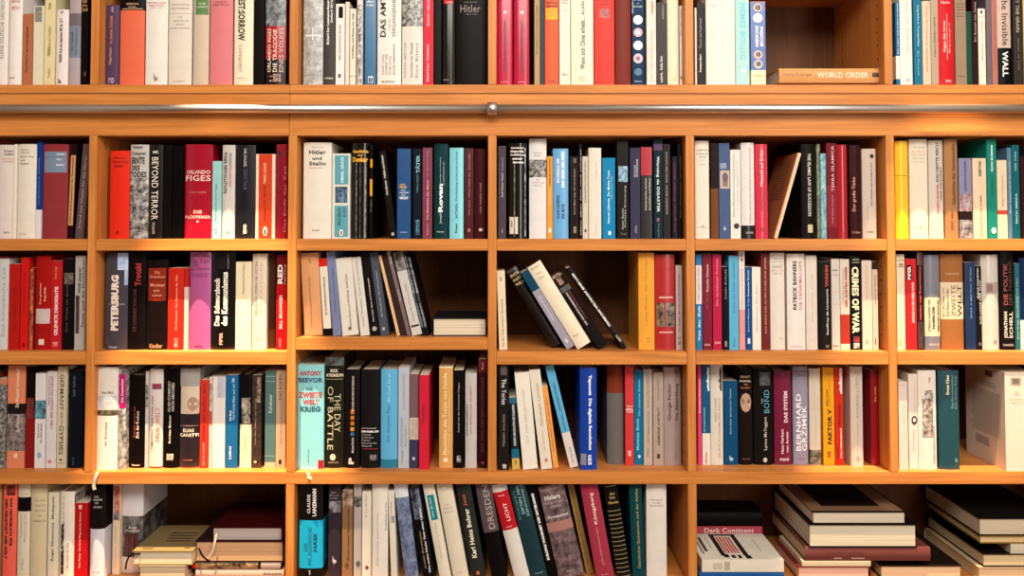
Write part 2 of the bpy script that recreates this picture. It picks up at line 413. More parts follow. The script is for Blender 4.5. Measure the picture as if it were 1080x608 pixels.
def cover_print(desc, rects, side='left', name='title'):
    """printing on a board: rects (y0, y1, z0, z1, colour) as fractions of depth and height"""
    root = next(o for o in COL.objects if o.get('label', '').startswith(desc))
    cv = next(o for o in COL.objects if o.parent == root and o.name.startswith('cover'))
    X = [v.co.x for v in cv.data.vertices]; Y = [v.co.y for v in cv.data.vertices]; Z = [v.co.z for v in cv.data.vertices]
    D, H = max(Y), max(Z); x = -.00025 if side == 'left' else max(X)+.00025
    bys = {}
    for y0, y1, z0, z1, col in rects: bys.setdefault(col, []).append((y0, y1, z0, z1))
    for col, rs in bys.items():
        bm = bmesh.new()
        for y0, y1, z0, z1 in rs:
            q = [bm.verts.new((x, y*D, z*H)) for y, z in ((y0, z0), (y1, z0), (y1, z1), (y0, z1))]
            bm.faces.new(q)
        link(name, finish(bm), ink(col), root)
def lines(y0, y1, z0, z1, n, col, rag=.15):
    random.seed(n+int(z0*100)); st = (z1-z0)/n
    return [(y0+random.random()*rag*(y1-y0)*0, y1-random.random()*rag*(y1-y0), z0+i*st, z0+i*st+st*.42, col) for i in range(n)]
def lying(x0, x1, y0, y1, s, depth, hexc, desc, items=(), mode='spine', pages='e6d8bc', yaw=0, zbase=None, th=None, group='books lying in stacks', hard=True, cov2=None, spine='right'):
    """a book lying flat: mode 'spine' shows its back, 'edge' shows its pages; returns the height of its upper side"""
    global COUNT
    xa, za = W(x0, y1, s); xb, _ = W(x1, y1, s); zt = W(x0, y0, s)[1]
    if zbase is None: zbase = za
    T = th if th else zt-zbase
    Lx = xb-xa
    root = empty('book', (0, 0, 0), '', 'book', group); put(root, desc)
    if mode == 'spine':      # spine faces out, head towards the right or left
        # local x->+z, y->+y, z->-x ... rotate so that the height runs along -X from the right end
        M = Matrix(((0, 0, 1), (0, 1, 0), (-1, 0, 0)))       # columns: local x -> -z, y -> y, z -> +x
        org = Vector((xa, s, zbase+T)); H, D = Lx, depth
    elif mode == 'edge':     # head edge faces out, spine at the right (mirrored: left)
        if spine == 'right':  # local y -> -x, local z -> -y , local x -> ?
            M = Matrix(((0, -1, 0), (0, 0, -1), (1, 0, 0))); org = Vector((xb, s+depth, zbase)); H, D = depth, Lx
        else:                 # local y -> +x, z -> -y, x -> -z
            M = Matrix(((0, 1, 0), (0, 0, -1), (-1, 0, 0))); org = Vector((xa, s+depth, zbase+T)); H, D = depth, Lx
    else:                    # fore edge faces out: local y -> -y, x -> z, z -> x
        M = Matrix(((0, 0, 1), (0, -1, 0), (1, 0, 0))); org = Vector((xa, s+depth, zbase)); H, D = Lx, depth
    R = Matrix.Rotation(yaw, 4, 'Z'); piv = Vector(((xa+xb)/2, s, zbase))
    root.matrix_world = Matrix.Translation(piv) @ R @ Matrix.Translation(-piv) @ Matrix.Translation(org) @ M.to_4x4()
    its = []
    def fz(px): return (W(px, y1, s)[0]-xa)
    for it in items:
        if it[0] in 'd': its.append(('u', it[1], fz(it[2]), fz(it[3]), it[4], it[5], it[6], .012))
        if it[0] == 'm': its.append(('m', fz(it[1]), fz(it[2]), it[3], it[4], it[5]))
        if it[0] == 'p': its.append(('p', fz(it[1]), fz(it[2]), it[3], it[4], it[5]))
    make_book(T, H, D, hexc, root, its, (), hard, .6 if hard else 0, .45, cov2, pages)
    COUNT += 1
    return root, zbase+T

# ================================================================ the books, bay by bay (measured in the photograph, left to right)
WT, BK, GR = 'f2ece2', '1c1512', '8a8078'
# ---- top row
bay(0, 0, [
 bk(-44,-30,20,'5a3a2c','brown cloth book'), bk(-29,-14,12,'c8b89c','beige book'), bk(-13,-7,16,'2a2a34','navy paperback'),
 bk(-6,8,-14,'e2dad2','white book with faint grey lettering', ('u','KLEINE DEUTSCHE GESCHICHTE',-6,62,GR,.45,.72)),
 bk(9,22.6,-12,'eae2da','white book with red lines near the top', ('h','HEINE',0,3,'c23a3a',.15,.85),('h','SAMMLUNG',6.5,8.3,'c23a3a',.15,.85),('h','DER ZEIT',8.8,10.4,'c23a3a',.2,.8),('h','beck',81,83,BK,.1,.55)),
 bk(23.8,34.4,14.5,'b06a48','short tan brown book', ('u','Eine Reise in die Vergangenheit',28,76,'5a2c1c',.3,.6)),
 bk(35,46,6,'dcd4b6','cream book with grey picture label', ('m',7,23,.1,.8,('6a6860','a8a498',160))),
 bk(46.8,58,-10,'ddd0a0','tall yellow cream book', ('u','HERMANN BAHR',50,59,'a08c58',.3,.6),('u','Lebensbild und Schriften',28,58,'a08c58',.35,.6),('u','Residenz',72,82,'a08c58',.35,.6),('u','roman',3,10,'a08c58',.35,.6)),
 bk(58.6,71.4,10,'e8dcd4','pinkish white book with black lettering', ('u','PREISER Rote des Imperiums 900 bis 1017',19,66,BK,.3,.62,.03),('h','P',12,14.5,BK,.4,.62,.03),('h','Sta',83,88,BK,.2,.5,.03)),
 bk(72.4,84.8,-12,'ae9ea0','pale grey book with blue grey label', ('b',14,27,'6e6668'),('b',27,61,'7c8496'),('u','EIN TRAUM',34,54,'3a3a4c',.2,.4),('u','Das Weltenende',30,58,'3a3a4c',.55,.72)),
 bk(85.4,92.8,-16,'1e0e0c','black book with tan lettering on top', ('h','ab',-1,3,'c08c50',.2,.8),('h','alte',4,7,'c08c50',.15,.85),('h','Gold',8,12,'c08c50',.1,.9),('h','zsf',75,80,'8a6a50',.5,.8)),
])
bay(0, 1, [
 bk(110.8,124.8,5,'523c58','purple book with orange lettering', ('u','Philippe Neumann',50,68,'e0a070',.3,.55),('u','Im zweiten Schicksal',17,46,'d88048',.3,.55),('u','suhrk',7,13,'c8b0b8',.4,.6),('h','ro',82,88,'c8b0b8',.3,.7)),
 bk(126,151.8,-14,'e06a4c','wide salmon book with black band', ('b',-14,10.6,'1a0e0c'),('h','LEXIKON',3,5,'d8b890',.25,.75),('h','a la carte',6,8,'d8b890',.35,.65),('p',8.8,9.4,.08,.92,'d8b890'), rough=.35),
 bk(153,176.3,-12,'e6e0d4','broad white book with small red lines', ('h','STEIN UND SCHIFFE',2,4,'b04a50',.05,.9),('h','DEM OSTEN',5,6.6,'b04a50',.15,.85),('h','1941 - 1945',7.6,9,'b04a50',.25,.75),('u','f',77,87,GR,.4,.6)),
 bk(177.4,201.8,-12,'ddd2c4','broad white book with thin grey title', ('h','CHRISTOPHER',4,5.6,GR,.1,.9),('h','BUCHDIENST',8,9.8,GR,.1,.9),('p',14,14.5,0,1,'a89c90'),('h','DIE',17.5,19,GR,.4,.6),('h','AKTUELLE',21,22.8,GR,.2,.85),('h','BLICK',25,26.6,GR,.35,.7),('h','ZUM ORIENT',29,30.4,GR,.05,.95),('h','C.H.BECK',85,86.6,GR,.2,.75)),
 bk(203.4,219.8,-13,'cdbba4','beige linen book with green label', ('p',-13,15.4,.14,.97,'5e8450'),('h','ETHIK',3,4.6,'e8e4d0',.35,.8),('h','AUFSATZ',6.4,8,'e8e4d0',.25,.9)),
 bk(221,245,-12,'d87c80','broad rose pink book', ('h','Friedrich',1,3,'6a2a34',.25,.75),('h','Roger Morgen',4,6,'6a2a34',.12,.88)),
 bk(246.6,267,-12,'ece2c2','cream book titled Harvest of Sorrow', ('d','VEST:SORROW',-6,43,'241c18',.2,.58,.04),('d','CONQUEST',47,76,'c0503c',.24,.42),('h','PIMLICO',82,83.2,GR,.2,.7)),
 bk(267.6,279,-10,'160c0a','plain black book'),
 bk(279.8,301.2,-14,'7a1418','black and red book with statue photograph', ('b',62,90,'2c0a0c'),('b',27.5,62,'a81c22'),('m',-14,27.5,0,1,('1a1a1c','9aa0a4',55)),('u','ORLANDO FIGES',30,76,'e8dcc8',.1,.28),('u','DIE TRAGODIE',31,76,'e8dcc8',.38,.58),('u','EINES VOLKES',29,76,'c8a890',.68,.9),('u','Berlin',78,86,'c8a890',.2,.8), rough=.25),
])
bay(0, 2, [
 bk(319.6,340.6,-12,'b4b2ac','mottled silver book with white cross', ('p',36.5,38.2,.1,.9,'ece8e0'),('p',29,42,.46,.52,'ece8e0'), mot=('8a8a86','c6c4be',60)),
 bk(341,353.2,-12,'45403e','dark grey book with white lettering', ('u','Richard Der Lateinamerikaner',0,47,WT,.28,.5,.03),('u','Oxford 2012',0,24,WT,.62,.78,.03),('h','C.H.Beck',81.5,83.4,WT,.1,.9)),
 bk(354,363.5,4,'ece4dc','slim white book with black box', ('p',7,19,.3,.8,'1e1a1a'),('u','DIRK LAUCKE PLATZ GROSSE',26,64,'8a6a60',.35,.6),('m',78,82,.3,.6,('2a2a2a','6a6a6a',200))),
 bk(364.2,368.4,2,'e2d6c4','very slim cream booklet'),
 bk(369,375.3,9,'e8dfc8','slim cream paperback with black lettering', ('u','Schriften und Reden zur Zeit',14,62,BK,.35,.65,.03),('p',80,80.5,0,1,'6a6058')),
 bk(376.6,382.6,-10,'dcd4cc','slim black and white patterned book', ('m',5,88,.1,.9,('141214','e8e2da',120))),
 bk(384.8,396.8,-10,'1c648e','bright blue paperback', ('h','dtv',0,3,WT,.15,.8),('h','Kultur',4,6.6,WT,.15,.8),('p',80.5,87.5,.3,.75,'dce4e8'),('p',82,87,.36,.5,'10304a'),('p',82,87,.55,.69,'10304a'), hard=False, rough=.3),
 bk(397.8,423,-12,'e8e2d6','wide white book titled Das Amt', ('u','DAS AMT',-4,39,'1c1816',.12,.36,.03),('u','UND DIE',20,31,GR,.47,.56),('u','VERGANGENHEIT',-6,39,'4a4440',.62,.78),('u','ECKART CONZE',57,79,GR,.2,.3),('u','NORBERT FREI',57,79,GR,.34,.44),('u','PETER HAYES',59,79,GR,.5,.6),('u','MOSHE ZIMMERMANN',46,79,GR,.66,.76),('h','BLESSING',85,87.6,'3a3430',.2,.75)),
 bk(423.8,446,-12,'ddd8cc','cream book with crowd photograph on top', ('m',-12,27.6,0,1,('2a2826','c4c0b8',110)),('u','HANS MEYER',44,82,'9a8a80',.1,.2),('u','Geschichte der Neuzeit',45,82,'5a5450',.4,.52),('u','Eine Bilanz',45,82,'8a8078',.65,.78)),
 bk(446.6,457.2,-10,'d02e40','bright red paperback with white lettering', ('u','Michael Krause',66,86,'f0c8c8',.3,.55,.02),('u','Niederlande',47,64,'f0c8c8',.3,.55,.02),('u','ZSOLNAY VERLAG',0,28,'f0c8c8',.35,.6)),
 bk(458.2,465.4,-8,'1a1210','slim plain black book'),
 bk(466,480,-12,'1e1614','black book with small red label', ('p',-4,4,.12,.85,'c83230'),('h','Roman',1.5,3,WT,.3,.8),('h','Zsolnay',83.5,85,'c8c0b8',.1,.5), rough=.2, rnd=.9),
 bk(480.8,513.6,-14,'140b09','very wide black book with grey title', ('h','IAN KERSHAW',1.6,3,'706058',.28,.68),('h','Hitler',5,13,'867870',.14,.78,.0),('h','1936-1945',14.4,15.8,'706058',.32,.68)),
])
CR = lambda y0: ()
def crimson(): return (('s',10.5,15.5,.32,.72,'f2dcd8'),('u','DIE ROMANE CHINAS HELDEN',22,76,'3a0410',.42,.6),('p',86.2,86.8,.25,.75,'e8a0a8'))
bay(0, 3, [
 bk(524.2,540.6,-12,'b40c38','crimson volume with white star', *crimson(), rough=.22),
 bk(541.8,558.4,-12,'b40c38','another crimson volume with white star', *crimson(), rough=.22),
 bk(563.6,569.4,-8,'b09468','slim ochre book with faint lettering', ('u','Dorothea Sternenwelt Roman',6,57,'6a5030',.3,.65)),
 bk(569.7,574,-10,'3a4350','slim slate booklet'),
 bk(574.6,589.4,-12,'ec6444','salmon orange book with yellow label', ('p',8.4,20.4,.08,.92,'f4b838'),('h','Rüdiger',2,4.4,'2a1410',.1,.9,.03),('h','Safranski',5,7.4,'2a1410',.1,.9,.03),('h','Wieviel',9,11,'ec6444',.2,.8),('h','Wahrheit',12,14,'ec6444',.15,.85),('h','braucht',15.5,17.4,'ec6444',.2,.8),('h','rowohlt',84.5,86.8,'2a1410',.25,.75,.03)),
 bk(590,601.6,-12,'eae2ce','cream paperback with small grey print', ('h','Ziel',-1,1,GR,.2,.8),('h','Ein Haus',2,4,GR,.2,.8),('h','im All',10,11.4,GR,.3,.7),('h','dtv',77,80,GR,.2,.8)),
 bk(602.4,626,-12,'ece4ca','cream book titled Wenn sich China erhebt', ('u','Wenn sich China erhebt...',18,73,'28201c',.4,.62,.02),('u','ALAIN P.',-4,16,'28201c',.46,.6),('m',81,86,.35,.6,('c8a878','e8d8b0',200))),
 bk(626.8,648.2,-13,'e0443a','wide coral red book with small motif', ('h','Politik',-1,.6,'5a1010',.3,.75),('h','in der',1.2,2.6,'5a1010',.38,.7),('h','Moderne',3.6,5.2,'5a1010',.28,.78),('m',9.4,19,.25,.75,('2a0c0a','e0443a',110))),
 bk(649,665.6,-10,'7c3024','reddish brown cloth book', ('u','KULTUR DER GROSSEN VOLKER',18,62,'5a2018',.35,.5)),
 bk(666.6,679.2,-12,'15385a','dark blue book with white flower circles', ('h','BURGER',-1,.6,'bcd0e0',.2,.8),('h','VON',3,4.2,'bcd0e0',.4,.6),('h','DEUTSCHLAND',6,8,'bcd0e0',.1,.9),('o',16,26,.1,.9,'e8e0dc'),('o',29.5,39,.1,.9,'d0a0a4'),('o',32,36.5,.3,.7,'f0e4e0'),('o',43,53,.1,.9,'dde0e4'),('o',56.5,67,.1,.9,'c8b4bc'),('o',59.5,64,.3,.7,'9a5a6a'),('o',72,80,.1,.9,'3c6c88'),('m',-12,14,0,.12,('15385a','7aa0b8',150)),('h','Pantheon',85,86.6,'bcd0e0',.2,.8), hard=False),
 bk(682,692,-12,'e6dacc','cream book with orange mark', ('u','Der Herzenskummer',30,86,'b09888',.4,.6),('u','saga',1,15,'d8683c',.5,.8)),
 bk(692.6,703.6,3,'474240','dark grey paperback with white lettering', ('u','suhrk.',76,87,'e0dcd8',.3,.55,.02),('u','Stella Stier',59,74,'e0dcd8',.3,.55,.02),('u','edition',5,20,'a09890',.5,.7)),
 bk(704,716,-12,'e8ddbc','pale cream book with tiny mark', ('m',82,86,.4,.6,('c0a030','e8ddbc',200))),
 bk(716.8,721.6,6,'ece6dc','slim white booklet with black lettering', ('u','Wort eines Autors',10,38,BK,.3,.7,.02),('o',80,84,.2,.8,'6a6460')),
])
bay(0, 4, [
 bk(733,735,8,'dcd2c8','very thin white booklet'),
 bk(735.4,742.6,3,'37322f','slim dark grey paperback', ('u','Fontane Berg',57,76,'f0e8dc',.3,.65,.03),('u','Theorie und Praxis heute',19,51,'b0a498',.35,.6)),
 bk(745,775.6,-12,'e8e2d4','very wide plain white book', ('h','DUDEN',5.4,6.4,GR,.15,.4)),
 bk(776,790.8,-12,'b4dcd8','pale aqua book titled Nemesis Bollig', ('d','NEMES BOLLIG',3,63,'6cc8cc',.3,.72,.03),('o',72,77,.4,.7,'d8ecec')),
 bk(791.8,807.6,1.5,'4464a8','blue book titled Becoming Americans', ('b',74,90,'e8d4ac'),('b',.5,2.4,'c06858'),('o',3.6,12.6,.12,.85,'d8c0a8'),('o',5,11,.3,.7,'4a3a34'),('o',14,24,.12,.85,'ece4dc'),('u','BECOMING',28,49,'f0ece4',.62,.84,.03),('u','AMERICANS',27,50,'f0ece4',.3,.52,.03),('o',53,62.5,.12,.85,'c8b0a0'),('o',55,60,.3,.7,'5a4038'),('o',63,72.6,.12,.85,'bcb4ac'),('o',65,70,.3,.7,'4a4448'),('h','PENGUIN',79,80.4,'b08c50',.25,.75), hard=False, rough=.3),
])
lying(822,927.4,72,87.2,.028,.165,'d49a60','tan book titled World Order lying alone on the top row', (('d','Henry Kissinger',826,857,'a06430',.3,.62),('d','WORLD ORDER',862,916,'f4dcc0',.28,.68),('m',920,927,.3,.62,('2a1410','4a2010',100)),('p',928.5,931,.35,.6,'a06430')), group='books on the top row, fifth bay')
bay(0, 5, [
 bk(944.8,949,2,'176690','slim blue book with white band', ('b',59,83.4,'ece4dc'),('u','Das Leben und andere Irrtümer',3,57,'d8e8ec',.35,.65,.02)),
 bk(949.6,962.8,-12,'e8e2d8','wide white paperback with faint title', ('u','Das Buch der Welt',0,56,'c0b8ac',.45,.65),('o',83,86,.45,.7,'a8a098')),
 bk(963.9,972.4,-12,'1e708e','teal blue paperback with white lettering', ('d','Gespräche in Tuschpavillon',5,49,'c0dce0',.4,.65,.02),('d','Ein Portrait',54,80,'90c0cc',.4,.6)),
 bk(973,981.6,1,'e2c4a6','slim peach book with brown lettering', ('d','Wege der Wandlung',6,48,'8a6850',.45,.65),('d','Henriette Fels',51,76,'8a6850',.45,.65)),
 bk(981.9,989.6,-12,'b4a088','slim beige book with dark capitals', ('d','KARL HEINZ STEIN',18,60,'5a4a3c',.4,.65)),
 bk(989.9,1007,-13,'c81e24','bright red book titled Gegen den Strom', ('h','Fischer',1,3.8,'f0d0c0',.2,.75,.02),('u','Gegen den Strom',22,55,'f4e0d4',.28,.46),('p',14,63,.51,.54,'f0c8b8'),('u','Essays',24,56,'e8a898',.62,.76),('h','DVA',84,87,'f0d0c0',.4,.75,.02)),
 bk(1007.4,1019.2,-14,'988068','taupe book with ruled lines on top', ('p',4,4.6,.1,.95,'6a5644'),('p',7,7.6,.1,.95,'6a5644'),('p',10,10.6,.1,.95,'6a5644'),('p',14,14.5,.1,.95,'6a5644'),('p',17,17.6,.1,.95,'6a5644'),('p',80,80.6,.2,.8,'6a5644')),
 bk(1019.6,1025.2,12,'1a4a3a','slim dark green book'),
 bk(1025.6,1031.4,-8,'3c1418','dark maroon book with pale lettering', ('u','Ein Roman von heute',2,44,'c0a098',.35,.7)),
 bk(1032,1039.6,9,'ece2cc','cream paperback with brown lettering', ('o',11,14.4,.3,.65,'5a3a2c'),('u','Geschichte vom Norden',22,64,'8a5038',.42,.6),('p',17.6,18,0,1,'a09080'),('p',80,80.4,0,1,'a09080')),
 bk(1040.4,1045.8,-12,'6e6068','grey booklet leaning on the pink one'),
 bk(1046,1052,-12,'b07264','dusty pink book with red lettering', ('u','Theater der Nacht',12,70,'9a4438',.4,.65)),
 bk(1052.4,1067,-14,'ccb0a0','pink and black book titled Wall', ('b',50.5,90,'141010'),('d','The Invisible',-6,48,'1c1412',.3,.75),('d','WALL',54,81,'ece4dc',.3,.72,.03)),
 bk(1068.6,1079,-12,'38322e','dark grey book titled Against the Grain', ('d','AGAINST THE GRAIN',-20,34,'b0a490',.3,.65),('d','James of Yale',40,74,'7a7064',.4,.6)),
 bk(1079.6,1090,-12,'dcc48c','cream book cut off by the photo edge'),
 bk(1091,1104,4,'6a3028','brown cloth volume'), bk(1105,1118,-4,'d8d0c4','white volume'),
])
# ---- second row
bay(1, 0, [
 bk(-40,-22,158,'7a2a24','red cloth volume'), bk(-21,-6,154,'d0c4b4','beige volume'),
 bk(-5,13.6,152.8,'d8ccc4','white book with small black title', ('h','Die Deutschen',158,160.5,BK,.45,.95,.02),('h','in Rußland',161.5,164,BK,.45,.95,.02),('p',167.5,168.2,.3,.98,'c88078'),('h','zur Geschichte',169.5,171.5,'c88078',.42,.95),('h','Siedler',244,246.4,'6a5c58',.5,.85)),
 bk(14,17.4,152.2,'e6dccf','thin white booklet'),
 bk(18,37.6,152,'e2d8ca','white book with brown serif title', ('h','Dietrich',157,159,GR,.12,.6),('h','Habermas',160,162,GR,.12,.65),('h','Meinen Weg',164.5,166.6,'5a5048',.12,.85),('h','und',168,170,'5a5048',.12,.4),('h','finden',171.5,173.6,'5a5048',.12,.6),('h','Siedler',246,248,'c0a890',.15,.6)),
 bk(38.2,43.8,150,'103c84','slim blue book with white foot', ('b',221.4,254,'dcd6d4'),('u','Das Jahrhundert der Gesellschaft',166,216,'6890c8',.35,.65)),
 bk(44.2,70.8,152,'8c3236','wide maroon book with grey label', ('p',160,182,.06,.95,'78889c'),('h','LEXIKON',162,163.6,'e8e4d8',.55,.85,.03),('p',165.6,166,.06,.95,'33404e'),('h','WELT',167.6,169.2,'e8e4d8',.55,.75,.03),('h','BAND 2',173,175,'e8e4d8',.55,.85,.03)),
 bk(70.4,76.6,152,'2a1612','black paperback with tan label', ('p',164,238,.08,.92,'c8945c'),('u','Dahrendorf Erneuerung der Demokratie',166,236,'2a1612',.3,.7,.03), lean=4.4, vb=252),
 bk(78.6,87.4,152,'5a4648','tilted brown grey book', ('u','Erhard vom Westen her Die Herren',165,241,'a89488',.3,.6), lean=9, vb=252, rough=.35),
])
bay(1, 1, [
 bk(115.2,136,159,'e02e1a','orange red book with dark title', ('h','Georges',165.6,168,'4a1008',.15,.85,.03),('h','Arthur Gold',169.6,172,'4a1008',.1,.92,.03),('h','Stalin',173.8,176.4,'4a1008',.2,.7,.03),('h','d',243,247.6,'4a1008',.35,.5,.02)),
 bk(136.6,156,152.6,'9a9692','mottled photo book titled Ernte des Todes', ('b',152.6,160,'c4beb8'),('b',160,188,'c0bab4'),('h','Robert',153.6,157,'1a1614',.15,.7,.03),('h','Conquest',160,164.6,'1a1614',.05,.85,.03),('h','ERNTE',166,173,'0e0c0c',.05,.8,.04),('h','DES',174.4,180,'0e0c0c',.05,.55,.04),('h','TODES',181,187.4,'0e0c0c',.0,.9,.04), mot=('1e1a1a','cac6c2',65), rough=.25),
 bk(156.4,171,152.6,'14100f','black book titled Beyond Terror', ('h','MAX',159,162,'e8dccc',.3,.7,.03),('d','BEYOND TERROR',166,232,'f0e2cc',.22,.7,.0),('d','PICADOR',235,247,'c8b8a0',.3,.5), rough=.25),
 bk(171.6,181,153,'161010','black book with plain back'), bk(181.6,193,154,'100b0b','second plain black book'),
 bk(193.8,223.2,152.2,'a00c28','wide glossy red book with white serif title', ('h','ORLANDO',179.6,183.6,'f0d0c4',.06,.92),('h','FIGES',185,191,'f0d0c4',.04,.94),('h','HISTORIE',202,204,'c86c6c',.2,.8),('h','DIE',222,225.4,'f0d0c4',.36,.66),('h','FLÜSTERER',227,230.6,'f0d0c4',.03,.96),('o',232.6,234.8,.44,.58,'f0d0c4'), rough=.18, rnd=1),
 bk(223.8,233.4,170,'96ccc8','short aqua paperback', ('u','Geschichte von einem Traum',194,234,'5a6a6c',.3,.5),('m',241,246,.2,.55,('1a3a4c','96ccc8',150))),
 bk(234,247.4,153,'c8c4be','grey white book with black and red title', ('d','ORLANDO',161,175,'2a2420',.55,.75,.02),('d','FIGES REVOLUTION',161,204,'2a2420',.12,.4,.03),('d','TRAGOEDIE FIGUR',175,197,'b83a3a',.55,.75),('o',243.6,247,.35,.65,'8a8480')),
 bk(248,269,153,'1b1c26','dark navy book with thin lettering', ('d','KARL SCHLÖGEL',157,176,'c4c0c0',.42,.6,.01),('d','TERROR TRAUM',178,200,'4c4a58',.4,.6),('d','HANSER',237,247,'d8d0c8',.42,.6,.03), rough=.3),
 bk(269.6,290,162.6,'e2d0b8','orange red paperback with cream edges', ('p',162.8,252,.15,.85,'cc4020'),('d','GEORGE F ORWELL',172,194,'f0c8a0',.4,.54),('d','Inside the Whale',196,234,'3a1410',.42,.54),('o',239,249,.4,.62,'f0e4d8'),('o',242,248,.45,.57,'1a1614'), hard=False),
 bk(290.8,302.8,152,'8c0a22','glossy crimson book with dark lettering', ('h','RED',160,165,'3a0410',.2,.8,.03),('u','Das Ende der Zeit',175,245,'c86c70',.7,.9), rough=.2, rnd=.8),
])
bay(1, 2, [
 bk(319.6,349.4,150.4,'e4dccc','wide cream book with black gothic title', ('h','Robert Day',154.6,156.6,GR,.3,.72),('h','Hitler',158.4,163,'1c1814',.2,.8,.03),('h','und',165.2,169,'1c1814',.32,.66,.03),('h','Stalin',170.4,174.6,'1c1814',.2,.8,.03),('h','Parallele Leben',176,178,'b08c80',.22,.72),('h','Siedler',242,244,'8a8078',.33,.62)),
 bk(350.2,369.2,162,'dcd8cc','white and turquoise book with small picture', ('p',164,194.6,.14,.9,'5ca0ac'),('u','ISMAEL GRAVE',166,193,'dce8e4',.48,.64,.02),('p',197.2,214,.17,.86,'10202c'),('m',198,213.6,.2,.84,('10202c','88b0d0',60)),('p',217,250,.14,.9,'5ca0ac'),('d','THE FOREST AT WAR',219,238,'14303a',.3,.5,.02),('d','LUCK OF',219,229,'14303a',.6,.78,.02),('o',242,249,.42,.64,'f0ece4'),('o',243.4,248,.47,.6,'c84a28'), hard=False),
 bk(370.6,388.6,151,'15100e','black plastic wrapped book with yellow title', ('h','Geschichte',158,161.4,'e8a82c',.05,.97,.04),('h','und',162.6,164.6,'e8a82c',.35,.65,.03),('h','Denker',165.6,171,'e8a82c',.03,.95,.04),('m',172,251,.25,.32,('15100e','9a948c',120)),('m',172,251,.5,.53,('15100e','9a948c',90)),('m',172,251,.8,.86,('15100e','9a948c',80)), rough=.15, rnd=1),  # long narrow grey strips are glints of the wrap, painted on
 bk(389.2,393.2,153,'120d0c','slim black book with yellow marks', ('p',168,177,.3,.9,'d8981c'),('p',189,207,.2,.9,'d8981c'),('u','fuge',210,224,'6a6460',.3,.8)),
 bk(411.6,418.4,160,'1f1a18','black paperback leaning alone', ('u','Frankfurter  Politik und Kultur',164,206,'d8d0c4',.25,.6,.03),('m',246,249,.3,.7,('9a9488','d8d0c4',200)), lean=-12, vb=251.5),
 bk(418.8,433.2,157,'1a4a80','blue book with small stacked white title', ('h','DAS',194,195.6,'e8b040',.2,.6,.03),('h','ERBE',196.6,198.6,'e8b040',.18,.7,.03),('h','und',200,201.4,'e8e4dc',.3,.6,.02),('h','SCHWEIGEN',202.6,204.2,'e8e4dc',.18,.85,.02),('h','von',205.4,206.6,'e8e4dc',.3,.6,.02),('h','VICHY',207.6,210.4,'e8e4dc',.15,.85,.05),('h','rororo',244.6,246,'b0c4d8',.25,.75), hard=False, rough=.3),
 bk(435.4,444.4,157,'18222e','dark blue book titled Täter', ('u','TÄTER',163.6,182.6,'68a8b8',.3,.8,.05),('u','HARALD WELZER',184,203,'5c8c9c',.45,.65),('m',232,248,.35,.8,('18222e','4a90b4',130))),
 bk(445.6,455.8,156,'7c3448','mauve maroon paperback', ('u','Die Elemente der Masse',190,232,'d8a8a8',.42,.62,.03),('u','ein grosser Weg',159,186,'b87888',.4,.62),('u','Edition',236,248,'c89098',.42,.62), rough=.3),
 bk(457.6,472.8,151.6,'123a40','dark teal book with large white name', ('u','Rovan',194,224,'e8ece8',.3,.62,.05),('u','Joseph',225,236,'b8c8c4',.38,.58),('u','Erinnerungen eines Franzosen',166,196,'a8bcb8',.4,.5),('u','der einmal Deutscher war',171,196,'a8bcb8',.62,.72),('h','Hanser',243.6,245.4,'b8c8c4',.2,.75)),
 bk(474,489,156,'84d0d8','light turquoise glossy book', ('u','Die Hoffnung erhebt sich nochmals',160,212,'24606c',.42,.6,.02),('u','WITWEN',215,231,'24606c',.42,.6,.03),('u','Kiepe',236,246,'24343c',.4,.6,.03), rough=.2),
 bk(490.2,499.4,156.4,'541016','dark red paperback with pale lettering', ('u','Das Land  Ohne Reise der Zeitzeugen',161,227,'c88884',.42,.62),('o',241,245,.35,.65,'a87070'), rough=.3),
 bk(500.2,512.6,157,'4c141c','maroon book with faint title', ('u','DER WEISSE RABE',193,225,'9a6460',.45,.62),('m',241,244,.4,.7,('c0a8a0','e0d0c8',200))),
])
